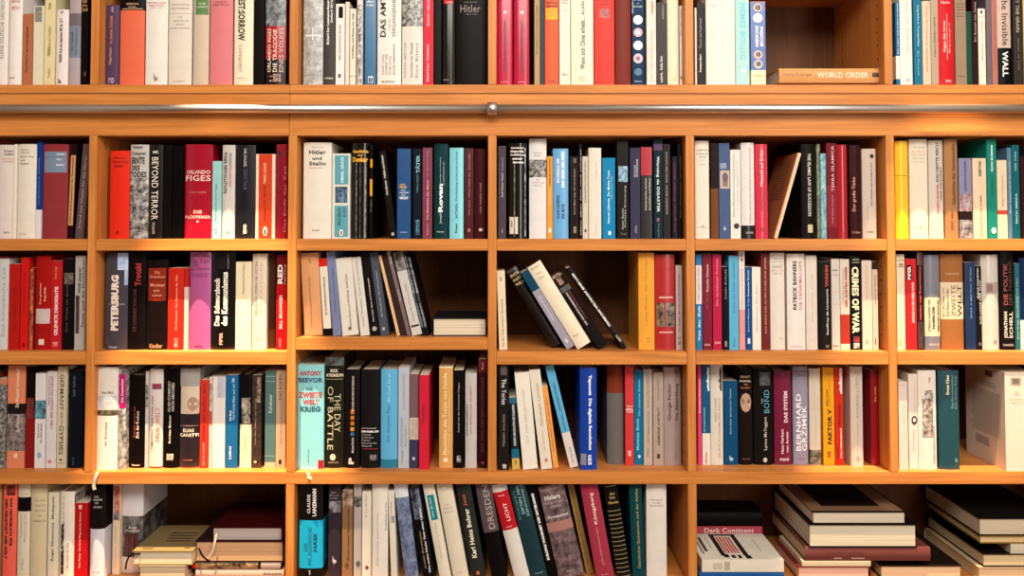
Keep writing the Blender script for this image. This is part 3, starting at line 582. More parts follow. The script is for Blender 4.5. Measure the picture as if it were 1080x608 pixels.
bay(1, 3, [
 bk(525.4,533.8,154,'4a4048','grey purple paperback', ('u','Rolf Dieter Nacht',182,208,'c0b8bc',.4,.62,.02),('u','Sonderzeit',166,180,'9a9098',.4,.62),('u','dtv',241,246,'a8a0a4',.4,.6)),
 bk(536.2,555.4,151,'1a1715','black plastic wrapped book with white title', ('h','Robert Gerwarth',155,157,'ece4dc',.15,.85,.05),('h','Heinrich',158.6,161,'ece4dc',.12,.85,.05),('h','Aufklärung',162.4,164.8,'ece4dc',.1,.95,.05),('h','einer',166.4,168.6,'ece4dc',.2,.8,.05),('h','Epoche',170,173,'ece4dc',.25,.85,.05),('m',174,250,.3,.36,('1a1715','a09a90',90)),('m',156,250,.9,.97,('1a1715','b0c4c8',60)),('p',229,247,.06,.52,'dcd4c4'),('m',233,240,.12,.22,('2a2420','dcd4c4',200)), rough=.14, rnd=1),  # tall mottled strips paint the shine of the plastic
 bk(558.2,576.6,146.4,'dcd8d4','tall white book with crowd photograph band', ('b',168.6,187.2,('1e1c1a','b8b4ac',110)),('h','Karl H.',160.6,162.2,'5a5450',.25,.7),('h','Broder',163.6,165.2,'5a5450',.3,.65),('h','Die',189,190.4,'5a5450',.4,.6),('h','deutsche Angst',192,193.6,GR,.15,.9),('h','Hanser',195,196.4,GR,.25,.75)),
 bk(577,583,165,'e89838','short orange paperback', ('u','Zarathustra die Legende',168,196,'3a2410',.35,.65,.04),('u','Also sprach mein',198,216,'f4dca8',.35,.65,.02),('o',240,246,.25,.75,'f4e4c8')),
 bk(583.4,599.6,157,'66a6d6','sky blue book with bold white lettering', ('u','EIN DREIECK DER',167,193,'e8f0f0',.22,.42,.03),('u','MAN GEGEN DEN KRIEG',160,198,'e8f0f0',.52,.75,.05),('u','CLAUS LEGGEWIE',206,231,'14305a',.22,.42,.03),('u','ERIK MEYER',215,231,'14305a',.55,.75,.03), rough=.3),
 bk(601,610.2,165,'2c2320','short dark brown paperback', ('p',167,172,.4,.75,'6a6058'),('u','Robert Meyer-Lang  Der Verrat Europas',178,226,'c0b4a4',.45,.65,.01),('p',239,246,.4,.75,'8a7c6c')),
 bk(610.6,614,152,'15100f','thin black booklet', ('u','klein aber fein und schwer',157,248,'c8c0b8',.35,.75)),
 bk(614.4,620.4,165,'ccc2b0','slim pale cream paperback', ('u','KLEINE ENZYKLOPADIE DER WELT',170,214,'6a6054',.35,.65,.01),('o',242,245,.3,.7,'2a2420')),
 bk(621,634.4,156,'e0d8c8','wide cream white book with faint title', ('u','Ralf Dahrendorf',170,188,'b8aa98',.5,.65),('u','Suhrkamp',235,248,'b8aa98',.5,.64)),
 bk(635.4,649,166.6,'1580b0','short bright blue paperback', ('u','Heinrich Lübbecke  Der Mächte Traum',180,236,'d4ecf0',.38,.56,.02),('u','oder die kleine Angst',186,210,'a8d4e4',.65,.78),('o',243.6,248.4,.44,.66,'e0f0f4'), hard=False),
 bk(651,662.8,149,'2a2826','tall black book with blue picture', ('m',175.4,192,.1,.95,('28587c','b0d4e4',110)),('u','Peter Burke',220,242,'c4bcb0',.4,.55),('u','Kritische Erinnerung',196,240,'c4bcb0',.62,.8,.01),('h','Propyl',246,248,'8a8278',.3,.8)),
 bk(664.6,675.4,156,'3a3850','slate blue book', ('u','VERLAG GESTALTEN DER ZEIT',174,187,'d0d0dc',.4,.55,.02),('u','WELT UND GEIST DES GELDES',168,187,'d0d0dc',.62,.78,.02),('u','edition',238,246,'9a98b0',.4,.65)),
 bk(676,687.8,155.2,'1b1514','black book with red top half', ('b',155.2,185,'ac1c2c'),('u','Politische Schriften des Königs',188,222,'c4bcb0',.35,.55,.03),('u','Geschichte und Heimat',188,222,'c4bcb0',.7,.85,.03), rough=.3),
 bk(689.6,699,147,'12303c','dark teal book with white lettering', ('b',152,158.6,'5a4468'),('d','Warning de DISASTER',165,224,'d8e4d8',.25,.65,.02),('m',230,234,.3,.6,('a05a80','12303c',150)),('d','Penguin',236,250,'6a8c90',.4,.6)),
 bk(699.6,707.2,152,'322e2b','dark grey book with pale capitals', ('u','BARBARA MANN  ENDLOSE NACHT',160,226,'a89c8c',.35,.6,.01)),
 bk(709,714.4,165,'2c1e30','short violet black paperback', ('u','Das grosse Dunkel danach',172,245,'8c3c58',.3,.65)),
 bk(715,720.4,152,'1c1210','slim black paperback', ('u','Stille Geschichten des Landes',165,230,'5c4038',.35,.65)),
])
bay(1, 4, [
 bk(733.4,748.4,148.4,'e0dac8','cream book with small brown serif title', ('h','CHRISTIAN',157.6,159.2,'5a5048',.1,.9),('h','EUROPA IN',161.6,163.2,'5a5048',.1,.9),('h','KRIEG',165,166.4,'5a5048',.3,.75),('h','WELT',168.6,170,GR,.35,.7),('h','1991',173,174.6,GR,.3,.75),('p',240.2,240.5,.1,.9,GR),('h','DB',237.6,240,GR,.4,.62)),
 bk(749.8,757.8,151,'301810','dark brown book', ('b',199,254,'704020')),
 bk(758.4,769.8,151,'465a80','slate blue book with arch picture', ('p',172,178,.1,.7,'8c98a8'),('p',180,199,.1,1,'c8b0a0'),('o',182,192,.3,.85,'5c4858'),('p',187,197,.33,.82,'7c6470'),('u','f',238,244,'c0c8d0',.4,.6)),
 bk(770.4,781.2,158,'dedad0','white paperback with green lettering', ('u','Kleine Menschen und Lebensgeschichte',163,229,'7c9c8c',.25,.45,.01),('u','Suhrkamp Taschenbuch',170,222,'a8b4a8',.62,.78),('o',235.6,241.6,.3,.85,'1c1a18')),
 bk(782,796,150.6,'dcd6d0','white book with black foot', ('b',238,254,'171312'),('u','STEFAN MUNK DAS GETÖSE IN DEUTSCHLAND',156,236,'a86c64',.55,.72,.01),('h','EULENSPIEGEL',244.6,246.6,'b8b0a8',.3,.9,.02), rough=.28),
 bk(796.8,810,152,'cc2c44','pinkish red book titled Himmel auf Erden', ('u','Himmel auf Erden',158,196,'f4ccc8',.38,.62,.02),('u','Geschichte der Welt',198,222,'7c1424',.4,.55),('m',240,245,.4,.6,('3a0c14','cc2c44',160)), rough=.25),
 bk(815.6,820.2,162,'ad7048','brown book leaning right with back cover showing', ('p',162,252,.2,1,'e8c4a0'), lean=25, vb=251, d=.155, pages='d8b48c'),
 bk(835.5,845,152,'170f0d','black book half hidden', ('m',235,244,.35,.8,('4a4038','7a6c60',150)), s=.19, d=.09),
 bk(845.6,859.8,152,'1f1a18','black book titled The Islamic Law of Succession', ('d','THE ISLAMIC LAW OF SUCCESSION',162,228,'dcd4c4',.45,.7,.01),('p',237,245.6,.42,.8,'c4b890')),
 bk(861.6,865.4,152,'4c6448','very thin green mottled booklet', mot=('3a2438','7c9460',80)),
 bk(865.8,871.6,162,'4c9ca4','turquoise picture paperback', mot=('2c7c90','9cc8c4',70)),
 bk(872,883,151,'6c1622','maroon book titled Terra Islamica', ('b',196,240,'84202c'),('u','TERRA ISLAMICA',154,202,'d8b0a8',.45,.72,.01),('u','EINE REISE DURCH',206,236,'b07878',.45,.62)),
 bk(883.4,894.6,152.6,'a41c24','glossy crimson book with pale stripe', ('p',154,245,.48,.53,'d08478'), rough=.18, rnd=1),
 bk(896.4,908.4,153,'42161a','dark maroon book with tall tan lettering', ('u','Der große Türke',187,223,'d8a088',.2,.55,.01),('h','C.H.Beck',244,246.4,'c08c7c',.15,.9)),
 bk(910,924.8,157,'c4b4a4','pale beige book with black oval emblem', ('o',162.6,167,.5,.85,'241c18'),('u','Die Heimat des König Rufus',172,217,'3a302a',.55,.72,.01),('u','Flandern',214,232,'a8988c',.25,.4),('h','C.H.Beck',243.6,245.6,'3a302a',.25,.75,.02)),
])
bay(1, 5, [
 bk(945,958.8,148.6,'f0b820','glossy yellow book', ('p',185.2,185.8,0,1,'8c6010'), rough=.2, rnd=.8),
 bk(960,979.4,147,'dcd0b8','wide cream white book with faint red title', ('h','Hiroshi Ng',154,157,'b0a08c',.2,.85),('h','Es glänzt',159,161,'c88c78',.15,.85),('h','Friedenspfeife',162.6,164.4,'c88c78',.08,.9),('h','Die Kasse',166,168,'b0a08c',.2,.8),('h','leuchten',169.6,171.4,'b0a08c',.25,.8),('p',240.4,240.7,.05,.9,'a89880'),('h','db',237,240.4,'a89880',.42,.62)),
 bk(980.2,995.6,148,'c8bcb0','grey book titled Das Dritte Reich', ('u','DAS DRITTE REICH',151,192,'241c1c',.46,.66,.03),('u','FRIEDLÄNDER',194,225,'b83838',.46,.66,.03),('u','UND DIE JUDEN',177,211,'241c1c',.76,.93,.03),('u','1933-1945',151,172,'b0a498',.76,.9)),
 bk(996.8,1011,147,'a4744a','brown tan book with dark brown lettering', ('u','Geschichte des Gartenwohls',152,216,'3a2414',.5,.78,.02),('u','ERNST ARNO',220,243,'5c3c24',.38,.6)),
 bk(1011.8,1025,167,'8484a0','short lilac book with picture foot', ('m',205,223,0,1,('7c4c50','c8b8bc',70)),('b',223,232,'2a1c1c'),('m',232,251,0,1,('2a2628','a8a4a8',70)),('u','GESCHICHTE DES GELEHRTEN',170,202,'3c3c54',.42,.6,.01), hard=False),
 bk(1026.2,1040.6,167,'dcc4a4','short cream paperback with dark print', ('u','ROBERT KURZ',170,186,'3c2c20',.45,.65,.02),('u','Das Land und der Traum von Süden',206,250,'6c5844',.48,.64,.01), hard=False),
 bk(1041.2,1051.4,147,'157c6c','tall teal green book', ('u','Gesichter des Islamismus',153,181,'e0ece0',.38,.62,.03),('u','Klaus Günther',188,206,'0c3c34',.38,.58,.01),('o',240,246.6,.35,.85,'dce8dc')),
 bk(1052,1062.4,169,'dcc8a8','short cream paperback with red band', ('b',222,226.4,'b83c24'),('u','HELMUT und HANNELORE',184,218,'a89478',.45,.62)),
 bk(1062.8,1067.4,156,'587890','slim blue grey booklet', ('u','Mehr Realismus in der Politik',170,225,'a8c0cc',.35,.65,.02)),
 bk(1067.8,1075.6,153,'0f5c64','teal book with pale lettering', ('u','DER WEG',160,180,'9cc8c8',.35,.6,.01),('u','NACH MEKKA',204,236,'9cc8c8',.35,.65,.04)),
 bk(1077,1088,165,'40161a','dark maroon book at the photo edge'),
 bk(1089,1104,156,'2c3c50','navy cloth volume'), bk(1105,1122,150,'c8b8a0','beige cloth volume'),
])
# ---- third row
bay(2, 0, [
 bk(-40,-24,270,'2c2c34','navy volume'), bk(-23,-7,276,'b8a890','tan volume'),
 bk(-6,8.4,271,'c4c4c0','grey white book with faint lettering', ('u','Eine Europäische Zeit',282,355,'98989c',.55,.85),('b',270,273,'6a2024')),
 bk(9,20.8,278.6,'b01a16','plain dark red book', ('u','Das Deutsche Reich',300,348,'7c1010',.45,.7)),
 bk(21.6,30,272,'cc1818','bright red slim book with dark lettering', ('u','Das rote Buch danach',286,331,'6c0808',.3,.5),('p',362,366,.35,.6,'6c0808')),
 bk(30.5,35.8,283,'74181a','dark red booklet with orange squares', ('m',284,370,.15,.85,('74181a','d87c3c',90))),
 bk(36.4,52.6,270,'a01410','red book with pale rectangular label', ('p',326,341.6,.06,.98,'c8b4ac'),('u','Das geheime',299,321,'e8bca8',.3,.46),('u','Republik',303,318,'e8bca8',.6,.76),('p',358,364,.3,.66,'dcc8c0')),
 bk(53.4,65,275,'b81c24','red book titled Gelenkte Demokratie', ('u','Thomas Krüger',281,295,'d89040',.3,.6,.01),('u','GELENKTE DEMOKRATIE',302.6,354,'f0d0c8',.35,.68,.04),('m',361,366,.25,.7,('b81c24','e8b0a8',160))),
 bk(66,77.6,273,'1c1414','black book with small pale marks', ('m',288,300,.1,.95,('1c1414','8a7c74',110)),('u','Die Welt im Bann',300,350,'4c4440',.3,.5)),
 bk(78.8,89.8,270,'b0a8a0','pale grey book with black lettering', ('u','Willi Jasper',282,310,'1c1818',.3,.62,.03),('u','Faust und die Deutschen',274,345,'2c2828',.66,.95),('m',312,352,.08,.45,('2c1c1c','5c4444',60))),
])
bay(2, 1, [
 bk(110.6,134,267,'454048','dark grey book titled Petersburg', ('u','PETERSBURG',290.4,349,'ecd8c8',.27,.62,.06),('m',267,285,.55,1,('8ca8d0','c8d8ec',30)),('m',285,301,.85,1,('7c98c0','b8cce4',30)),('h','SCHLÖGEL',320,322,'a89c98',.2,.9),('h','Hanser',365,367.4,'c8c0c0',.2,.6)),
 bk(134.8,153,267,'1e1112','black book with dark red lettering', ('u','Trotzki',278,302,'a82c24',.4,.75,.04),('u','DIE LEGENDE VON UNS',305,350,'4c3438',.3,.5)),
 bk(153.6,176,274.6,'221614','dark brown book with red label', ('p',283,317.6,.1,.93,'8c2c18'),('p',294.6,295.4,.1,.93,'221614'),('h','Ola',286,289,'d8906c',.4,.66),('h','Dittenbeur',290.6,293.6,'d8906c',.15,.9),('h','Mutter',299,302.6,'e0a080',.2,.9),('h','sein',305,308,'e0a080',.35,.65),('h','Leben',310,313,'e0a080',.3,.75),('h','Kindler',363,367.4,'c89870',.2,.8)),
 bk(177,193.6,283,'c82a1c','orange red paperback', ('u','Die Deutschen  Das Geheimnis der Öfen',290,348,'f0b8a0',.45,.6,.01),('m',357,367,.42,.66,('e8a090','c82a1c',130)), hard=False),
 bk(194,198.4,283,'dcc0b0','thin white and red booklet', ('b',283,303,'b82420')),
 bk(199,221.4,266.4,'b0548c','violet pink book with dark serif title', ('h','GROSS',268,269.4,'4c1838',.2,.8),('p',270.4,270.7,.05,.95,'4c1838'),('h','Die Zeit',274,277.6,'4c1838',.05,.95),('h','DER',278.6,281.4,'4c1838',.1,.45),('h','ILLUSION',282.4,285.4,'4c1838',.05,.92),('p',289,289.4,.05,.95,'4c1838'),('h','VON STALIN UND MAO',290.6,292.4,'4c1838',.1,.9),('h','PIPER',364.6,367,'4c1838',.28,.72,.03), rough=.28, rnd=1),
 bk(222.6,247.8,266.4,'110c0d','wide black book titled Das Schwarzbuch', ('u','Das Schwarzbuch',294,344,'f0e4d0',.12,.36,.05),('u','des Kommunismus',287,344,'f0e4d0',.44,.7,.05),('p',268,284,.12,.6,'2a2426'),('m',268,284,.68,.72,('8c8488','3a3436',100)),('u','PIPER',351,364,'e8a890',.36,.5,.04), rough=.18),
 bk(248.4,265,276.4,'ece0bc','plain cream paperback', ('u','Deutschland Russland',278,310,'b0a488',.4,.58), hard=False),
 bk(265.6,280.8,268,'e4d4bc','white book with faint double lettering', ('u','300 JAHRE STERN IM OSTEN',276,333,'a08c74',.2,.45,.02),('u','EIN KRITIKER',276,333,'c8b49c',.55,.75,.02),('h','Band 2',356,358,'a08c74',.3,.75)),
 bk(281.6,290.4,267,'4a2c18','dark brown book', s=.045),
 bk(291.2,302.4,269,'b8121a','red book titled Red Notice', ('b',269,300,'6c1216'),('u','RED',279,299.6,'e8dcd0',.12,.6,.05),('u','BILL BROWDER',311,347,'f0c8b8',.3,.6,.03),('u','NOTICE',279,300,'d8b0a0',.75,.92),('u','HANSER',357,367,'e09888',.3,.5)),
])
bay(2, 2, [
 bk(321,340.2,267.6,'d89c6c','peach book heading a tilted row', ('u','Das Buch der vergessenen Welt und Zeit',292,346,'8c5c3c',.38,.52,.01),('u','R.P.',273,278,'5c3820',.45,.6), lean=-4.5, vb=355.5),
 bk(341.6,350,273,'e4dcc8','white booklet with red top and black foot', ('b',273,281.6,'cc2418'),('b',347,357,'1c1614'),('u','DER TRAUM UND SEIN DEUTSCHES GLÜCK',292,333,'4c4440',.35,.6,.02), lean=-5.2, vb=355.5),
 bk(351.4,360.6,266,'7880a4','lilac blue paperback', ('u','Otto Wels  Der Rabe der Freiheit',283,331,'4c5484',.45,.65,.01), lean=-9.4, vb=355),
 bk(361.4,378.6,273,'dcd6c8','wide white paperback with tiny print', ('u','Kleine Kunst und Dichtung  Reihe Nun',290,346,'6c645c',.5,.66,.01),('m',346,349,.4,.6,('3c3430','8a8078',200)), lean=-9, vb=355, hard=False),
 bk(380.4,390.2,272,'d8d2c6','slim white paperback with grey print', ('u','Gustav Wertheim  Recht in der Ordnung',276,345,'7c746c',.4,.6,.01), lean=-9.6, vb=354.6),
 bk(391,401,268,'1e1a1a','slim black paperback with white lettering', ('u','Franz Kanz  Recht und Ordnungsmythe',294,340,'dcd4cc',.42,.62,.02),('o',345,350,.25,.75,'a8a098'), lean=-11.8, vb=354, d=.12),
 bk(401.6,410.4,267,'484e58','slate paperback', ('u','Die Wiederkehr der starken Staaten',286,335,'a8b4c0',.4,.58,.02),('p',346,349,.3,.6,'a8b4c0'), lean=-12.8, vb=354, d=.12),
 bk(418.6,422,270,'e0b484','thin peach booklet', lean=-22, vb=354, d=.12),
 bk(422.6,429,269,'3c2c28','slim dark brown paperback', lean=-21.4, vb=353.6, d=.12),
 bk(429.6,433.6,264,'7c6464','thin brown grey paperback with pale lettering', ('u','Was ist der Hai',306,318,'d0b8b8',.3,.7,.03),('m',266,279,.1,.9,('5c4848','c8b8b4',120)), lean=-24, vb=354, d=.12),
 bk(434.2,445.2,267.4,'c8c4bc','grey white paperback with black picture', ('b',267.4,287,('141214','b8b0a8',35)),('u','Roman der Nacht und Liebe',300,340,'a87478',.42,.58,.01),('p',344,346,.1,.9,'3c3430'), lean=-20, vb=351.5, d=.12),
 bk(445.8,449,268,'1c1e24','thin blue black booklet with white lettering', ('m',270,346,.15,.8,('1c1e24','8ca0b4',80)), lean=-21, vb=353, d=.12),
 bk(449.4,452.8,270,'241c1c','thin black booklet with white lettering', ('m',272,346,.15,.8,('1a1618','b8b0a8',80)), lean=-20, vb=353.4, d=.12),
], s=.03)
lying(454.6,513.2,335.6,355.8,.03,.15,'282224','dark book lying flat with cream pages facing out, third row, third bay', (), mode='edge', spine='left', group='books lying in stacks', zbase=ZC1c+.0002)
bay(2, 3, [
 bk(526.6,535.4,286,'e4d4b4','slim cream paperback at the side board', ('u','Von der Welt und ihrer Geschichte',316,367,'6c5c48',.4,.62,.01),('u','SEIN',292,297,'6c5c48',.4,.6,.01), lean=-2.8, vb=369.6),
 bk(580.5,595.2,287,'1e1614','black book with gold lettering', ('b',280,289.6,'3c3c3c'),('h','BUCH',291.5,294,'c8b078',.1,.9,.03),('h','GOLDES',296,298.6,'c8b078',.1,.9,.03),('h','WELT',300.6,303.2,'c8b078',.1,.9,.03), lean=-46.6, vb=364, rough=.25, s=.05),
 bk(598.3,608.6,288.5,'9c96a4','lilac grey book with teal top', ('b',280,308.6,'12445c'),('u','Europa im Osten der Zeit',314,340,'dcd8dc',.35,.6,.02),('p',360,364,.4,.6,'dcd8dc'), lean=-50.4, vb=369.4),
 bk(608.9,628,282.8,'e8dcc0','thick cream book with small print', ('h','Hans Meier',285,287,'a89878',.15,.8),('h','Band',291,293,'a89878',.35,.65),('h','DREI',296,298,'a89878',.3,.7),('h','Hanser',356,358,'a08058',.2,.6), lean=-52.8, vb=368.6),
 bk(631,644.4,295,'221c1c','black book with moon picture', ('m',292,303,.2,.7,('221c1c','c8987c',60)),('b',305,310,'5c5858'),('u','ein Gespräch über den Krieg',311,340,'a04038',.55,.72,.02),('u','DIE SECHSTE DIMENSION',311,345,'d8d0c8',.25,.42,.03), lean=-47.2, vb=368),
 bk(656.6,662.8,284,'141012','black paperback with bold white lettering', ('u','SCHEIDUNG WELTMACHT EINES LAND',290,346,'ece4dc',.3,.75,.06),('m',355,362,.3,.7,('141012','c8c0b8',100)), lean=-59.4, vb=367.4, rough=.25),
 bk(673.6,690.6,267,'e8a03c','orange yellow book titled Der Thronfolger', ('u','Ludwig Winder  Der Thronfolger',272,344,'b07418',.35,.62,.0),('m',356,362,.45,.7,('b07418','e8a03c',130)), d=.16),
 bk(691,712,268.6,'ac2426','red book with band of photographs', ('m',319.6,345,.08,.46,('2a2018','a89474',55)),('m',319.6,345,.54,.98,('2a1c18','a8988c',55)),('p',313,315,.2,.9,'dca898'),('p',350,351.6,.2,.9,'dca898'),('h','Roman',283,284.6,'6c1014',.4,.8), rough=.28),
 bk(712.8,719.8,280.6,'ae9894','slim mauve grey paperback', ('u','Ivo Andric  Ein Ort wie die Gute Reich',290,350,'5c4448',.35,.62,.01),('m',356,364,.3,.7,('2c2024','ae9894',110))),
])
bay(2, 4, [
 bk(734,740.4,268.4,'d8d4d0','white book with blue ends', ('b',268,280,'2878b0'),('b',321,372,'2878b0'),('u','Alles hatte ein Ende',283,317,'b08c8c',.3,.6),('u','Von der Zeit',323,360,'c8dce8',.3,.7,.04)),
 bk(741,751,268,'782030','maroon red book with pale lettering', ('u','Rituelle Distanz',279,308,'dca8a8',.4,.65,.03),('u','Jan Ditrus',310,326,'a8585c',.4,.6),('h','DVA',363,365,'e0b8b0',.2,.8,.03)),
 bk(751.8,761.2,268.6,'b81c44','crimson pink paperback', ('u','Die verkehrten Fronten',273,323,'e88c98',.35,.6),('h','DVA',360.6,363,'f0c0c0',.2,.85,.02)),
 bk(762,768.6,281.6,'1c1817','short black paperback', ('u','Stein Schulz',284,316,'a89c90',.4,.65,.01),('p',360,366,.3,.7,'8a8078')),
 bk(769,779,270,'5cacd0','sky blue paperback', ('u','GÖTZ WELT',275,293,'2c6c8c',.4,.62,.01),('u','Kultur der Reise',298,330,'2c6c8c',.4,.6),('u','Klar',355,366,'2c6c8c',.4,.6,.01)),
 bk(779.6,785.8,264.8,'e4d4cc','white and pink paperback with red lettering', ('b',327,372,'dc948c'),('d','Sterling Houston',284,326,'d0a08c',.3,.7,.03),('u','go',267,276,'4c3430',.3,.7)),
 bk(786.2,793,282,'134888','short blue paperback with white lettering', ('u','Deutsche Dogen',285,313,'d0dcec',.35,.65,.03),('u','Bernd Meyer (Hg)',315,350,'a8bcd8',.35,.6,.02),('p',357,363,.3,.7,'d0dcec')),
 bk(793.4,802.6,282,'e8dfd0','short white paperback', ('u','Geschichte des Sinai',300,350,'a8988c',.45,.6)),
 bk(803,811.8,268,'6c2424','dark red book with dotted lettering', ('u','DAS ENDE DES ALTEN RUSSLAND JAHRE',272,352,'c88c7c',.4,.65,.03)),
 bk(812.8,828.2,267,'ded4c4','wide cream book with brown serif lines', ('h','Orlando',272,274,'8a7c6c',.25,.75),('h','Die Ordnung',275.6,277.4,'8a7c6c',.12,.88),('p',280,280.3,.1,.9,'a89888'),('h','DER MACHT',281,282.8,'8a7c6c',.15,.85),('h','Berlin und Wien',284.6,286.4,'c89888',.1,.9),('h','1815',288,289.6,'8a7c6c',.25,.75),('h','dtv',356,358,'b8a898',.55,.8)),
 bk(830.6,849.8,268,'e6dcd2','thick white book titled Die Panikmacher', ('u','PATRICK BAHNERS',275,327,'241c1c',.3,.52,.04),('u','DIE PANIKMACHER',275,327,'c84c4c',.62,.82,.01),('h','C.H.Beck',364.6,367,'a89c90',.2,.8), rough=.3),
 bk(850.4,862.4,269.6,'dcd0c0','plain white book', ('u','Die vierte Welt',290,340,'b8a898',.45,.6),('h','beck',358,359.6,'b8a898',.3,.7)),
 bk(864,876.8,275,'28231f','black book with red and white lettering', ('b',275,277,'3c3632'),('u','WAHN',280,303,'b84034',.5,.8,.05),('u','Geoffroy de Lagasnerie',305,354,'dcd0c4',.58,.8,.03),('m',364,367,.5,.8,('28231f','8c8074',200))),
 bk(877.2,886,273.4,'cfc4b8','pale grey white book', ('h','Die Welt',284,286,'6c6058',.1,.8,.02),('p',290,290.4,.1,.9,GR),('p',308,308.4,.05,.95,'c89888'),('p',321,321.4,.05,.95,'c89888'),('h','Hanser',364,366,'4c443c',.1,.85,.03)),
 bk(886.4,896.2,273.6,'d8c8b4','white book with red band', ('b',332,363,'b03424'),('u','DER GARTEN DREIER',281,324,'b0342c',.5,.78,.04),('u','Wolfgang Krausse',283,322,'8a7c6c',.22,.38)),
 bk(896.8,908.4,271,'151213','black book titled Crimes of War', ('d','CRIMES OF WAR',281.6,352,'ece0b0',.15,.8,.05),('m',355,361,.25,.8,('a83430','3c1c1c',90)),('m',362,368,.25,.8,('d8d0c8','151213',110)),('p',273.5,274.5,.25,.85,'b8b0a4'),('p',276.6,277.4,.2,.9,'b8b0a4')),
 bk(909.4,920,275,'d8c4b0','cream book with pale lettering', ('u','Anthony Giddens',280,324,'a08c7c',.4,.55,.01),('m',359,363,.3,.6,('8a7c6c','d8c4b0',200))),
 bk(920.4,926,276,'d0b8a4','slim beige book with dark head', ('b',276,284.4,'2c2624'),('u','Am Ende des Himmels',290,322,'6c5444',.4,.62,.02),('p',357,364,.4,.55,'3c2c24')),
])
bay(2, 5, [
 bk(946,954.6,268.4,'e0d0b0','cream book with black bars', ('p',274.6,275.2,.1,.95,'3c3428'),('p',281.4,282,.1,.95,'3c3428'),('h','USA',278,280.4,'3c3428',.3,.9,.03),('o',358,366,.2,.5,'b8a888')),
 bk(955.4,966.8,273.4,'c82428','red paperback with black square label', ('p',280,295.6,.1,.6,'181214'),('u','PIPER',281,295,'e8dcd0',.2,.5,.04),('u','ZWERGE IN DER NEBELWAND',298,341,'f0b8ac',.55,.8,.04)),
 bk(967.4,974.2,266,'3c1c1c','dark picture book with red lettering', ('d','Contending the Ninian',281,338,'cc4c44',.3,.65,.05),('m',267,280,.05,.95,('2c1414','7c3c38',90)),('m',340,368,.05,.95,('2c1414','5c3c38',90))),
 bk(975.8,992,269,'74747e','slate grey book with cream label', ('b',314,355,'dccaa8'),('u','STEFAN ANDRES DER',316,350,'3c3024',.2,.34,.02),('u','TAUBEN DER',323,348,'3c3024',.45,.62,.05),('u','MELIUM NOVUM',317,350,'3c3024',.8,.94,.05),('h','MERKUR',362.6,364.8,'c8b8a8',.25,.9,.02), rough=.3),
 bk(993.4,1017.4,268.4,'9a6236','wide brown book with cream label', ('b',298,337,'dcc6a4'),('u','WELT',301,334,'241810',.7,.92,.0),('u','ZWEITE',301,334,'8a7058',.42,.62),('u','Die Reise von der',304,334,'6c5440',.2,.32),('u','Ein Roman um',304,334,'6c5440',.06,.14),('h','ETHIK DER ZEIT',288,290,'c8a078',.2,.8), rnd=.9),
 bk(1018.2,1029.2,277,'12305c','navy blue book', ('u','In vielen Gärten  Die Neuen',282,322,'8ca8c8',.45,.6),('u','Hanna K.',324,336,'8ca8c8',.45,.6), rough=.3),
 bk(1029.6,1035.6,281,'201c1c','black paperback with small white lettering', ('u','KLEINE FREIHEITEN',283,315,'c4bcb0',.2,.5,.03),('u','DAS LICHT DER ERDE',296,342,'c4bcb0',.6,.85,.03),('o',361,365,.3,.8,'5c5450')),
 bk(1036.2,1054.8,269,'cac0b4','glossy white book with beige label', ('p',298,310,.2,.95,'a8988c'),('p',300,308,.28,.6,'8a6c64'),('o',359,363,.6,.8,'8a8078'), rough=.2, rnd=1),
 bk(1055.4,1070.4,266,'1c1514','black book with red lettering', ('u','JONATHAN',329,357,'e0d4c4',.22,.5,.02),('u','SCHELL',329,357,'e0d4c4',.58,.85,.02),('u','DIE POLITIK',278,322,'8c3c30',.22,.5,.02),('u','DES FRIEDENS',276,322,'5c3430',.58,.85,.0),('h','HANSER',363,365.4,'b0a494',.15,.9,.02)),
 bk(1070.8,1076,278,'286468','slim teal grey paperback', ('u','Eine lange Geschichte mit Lars',294,358,'b8d0cc',.3,.6,.02)),
 bk(1076.4,1092,272,'162c54','navy book with white foot', ('b',338,372,'d8d0c8')),
 bk(1093,1108,268,'884030','rust brown volume'), bk(1109,1122,276,'c0b49c','ochre volume'),
], s=.025)
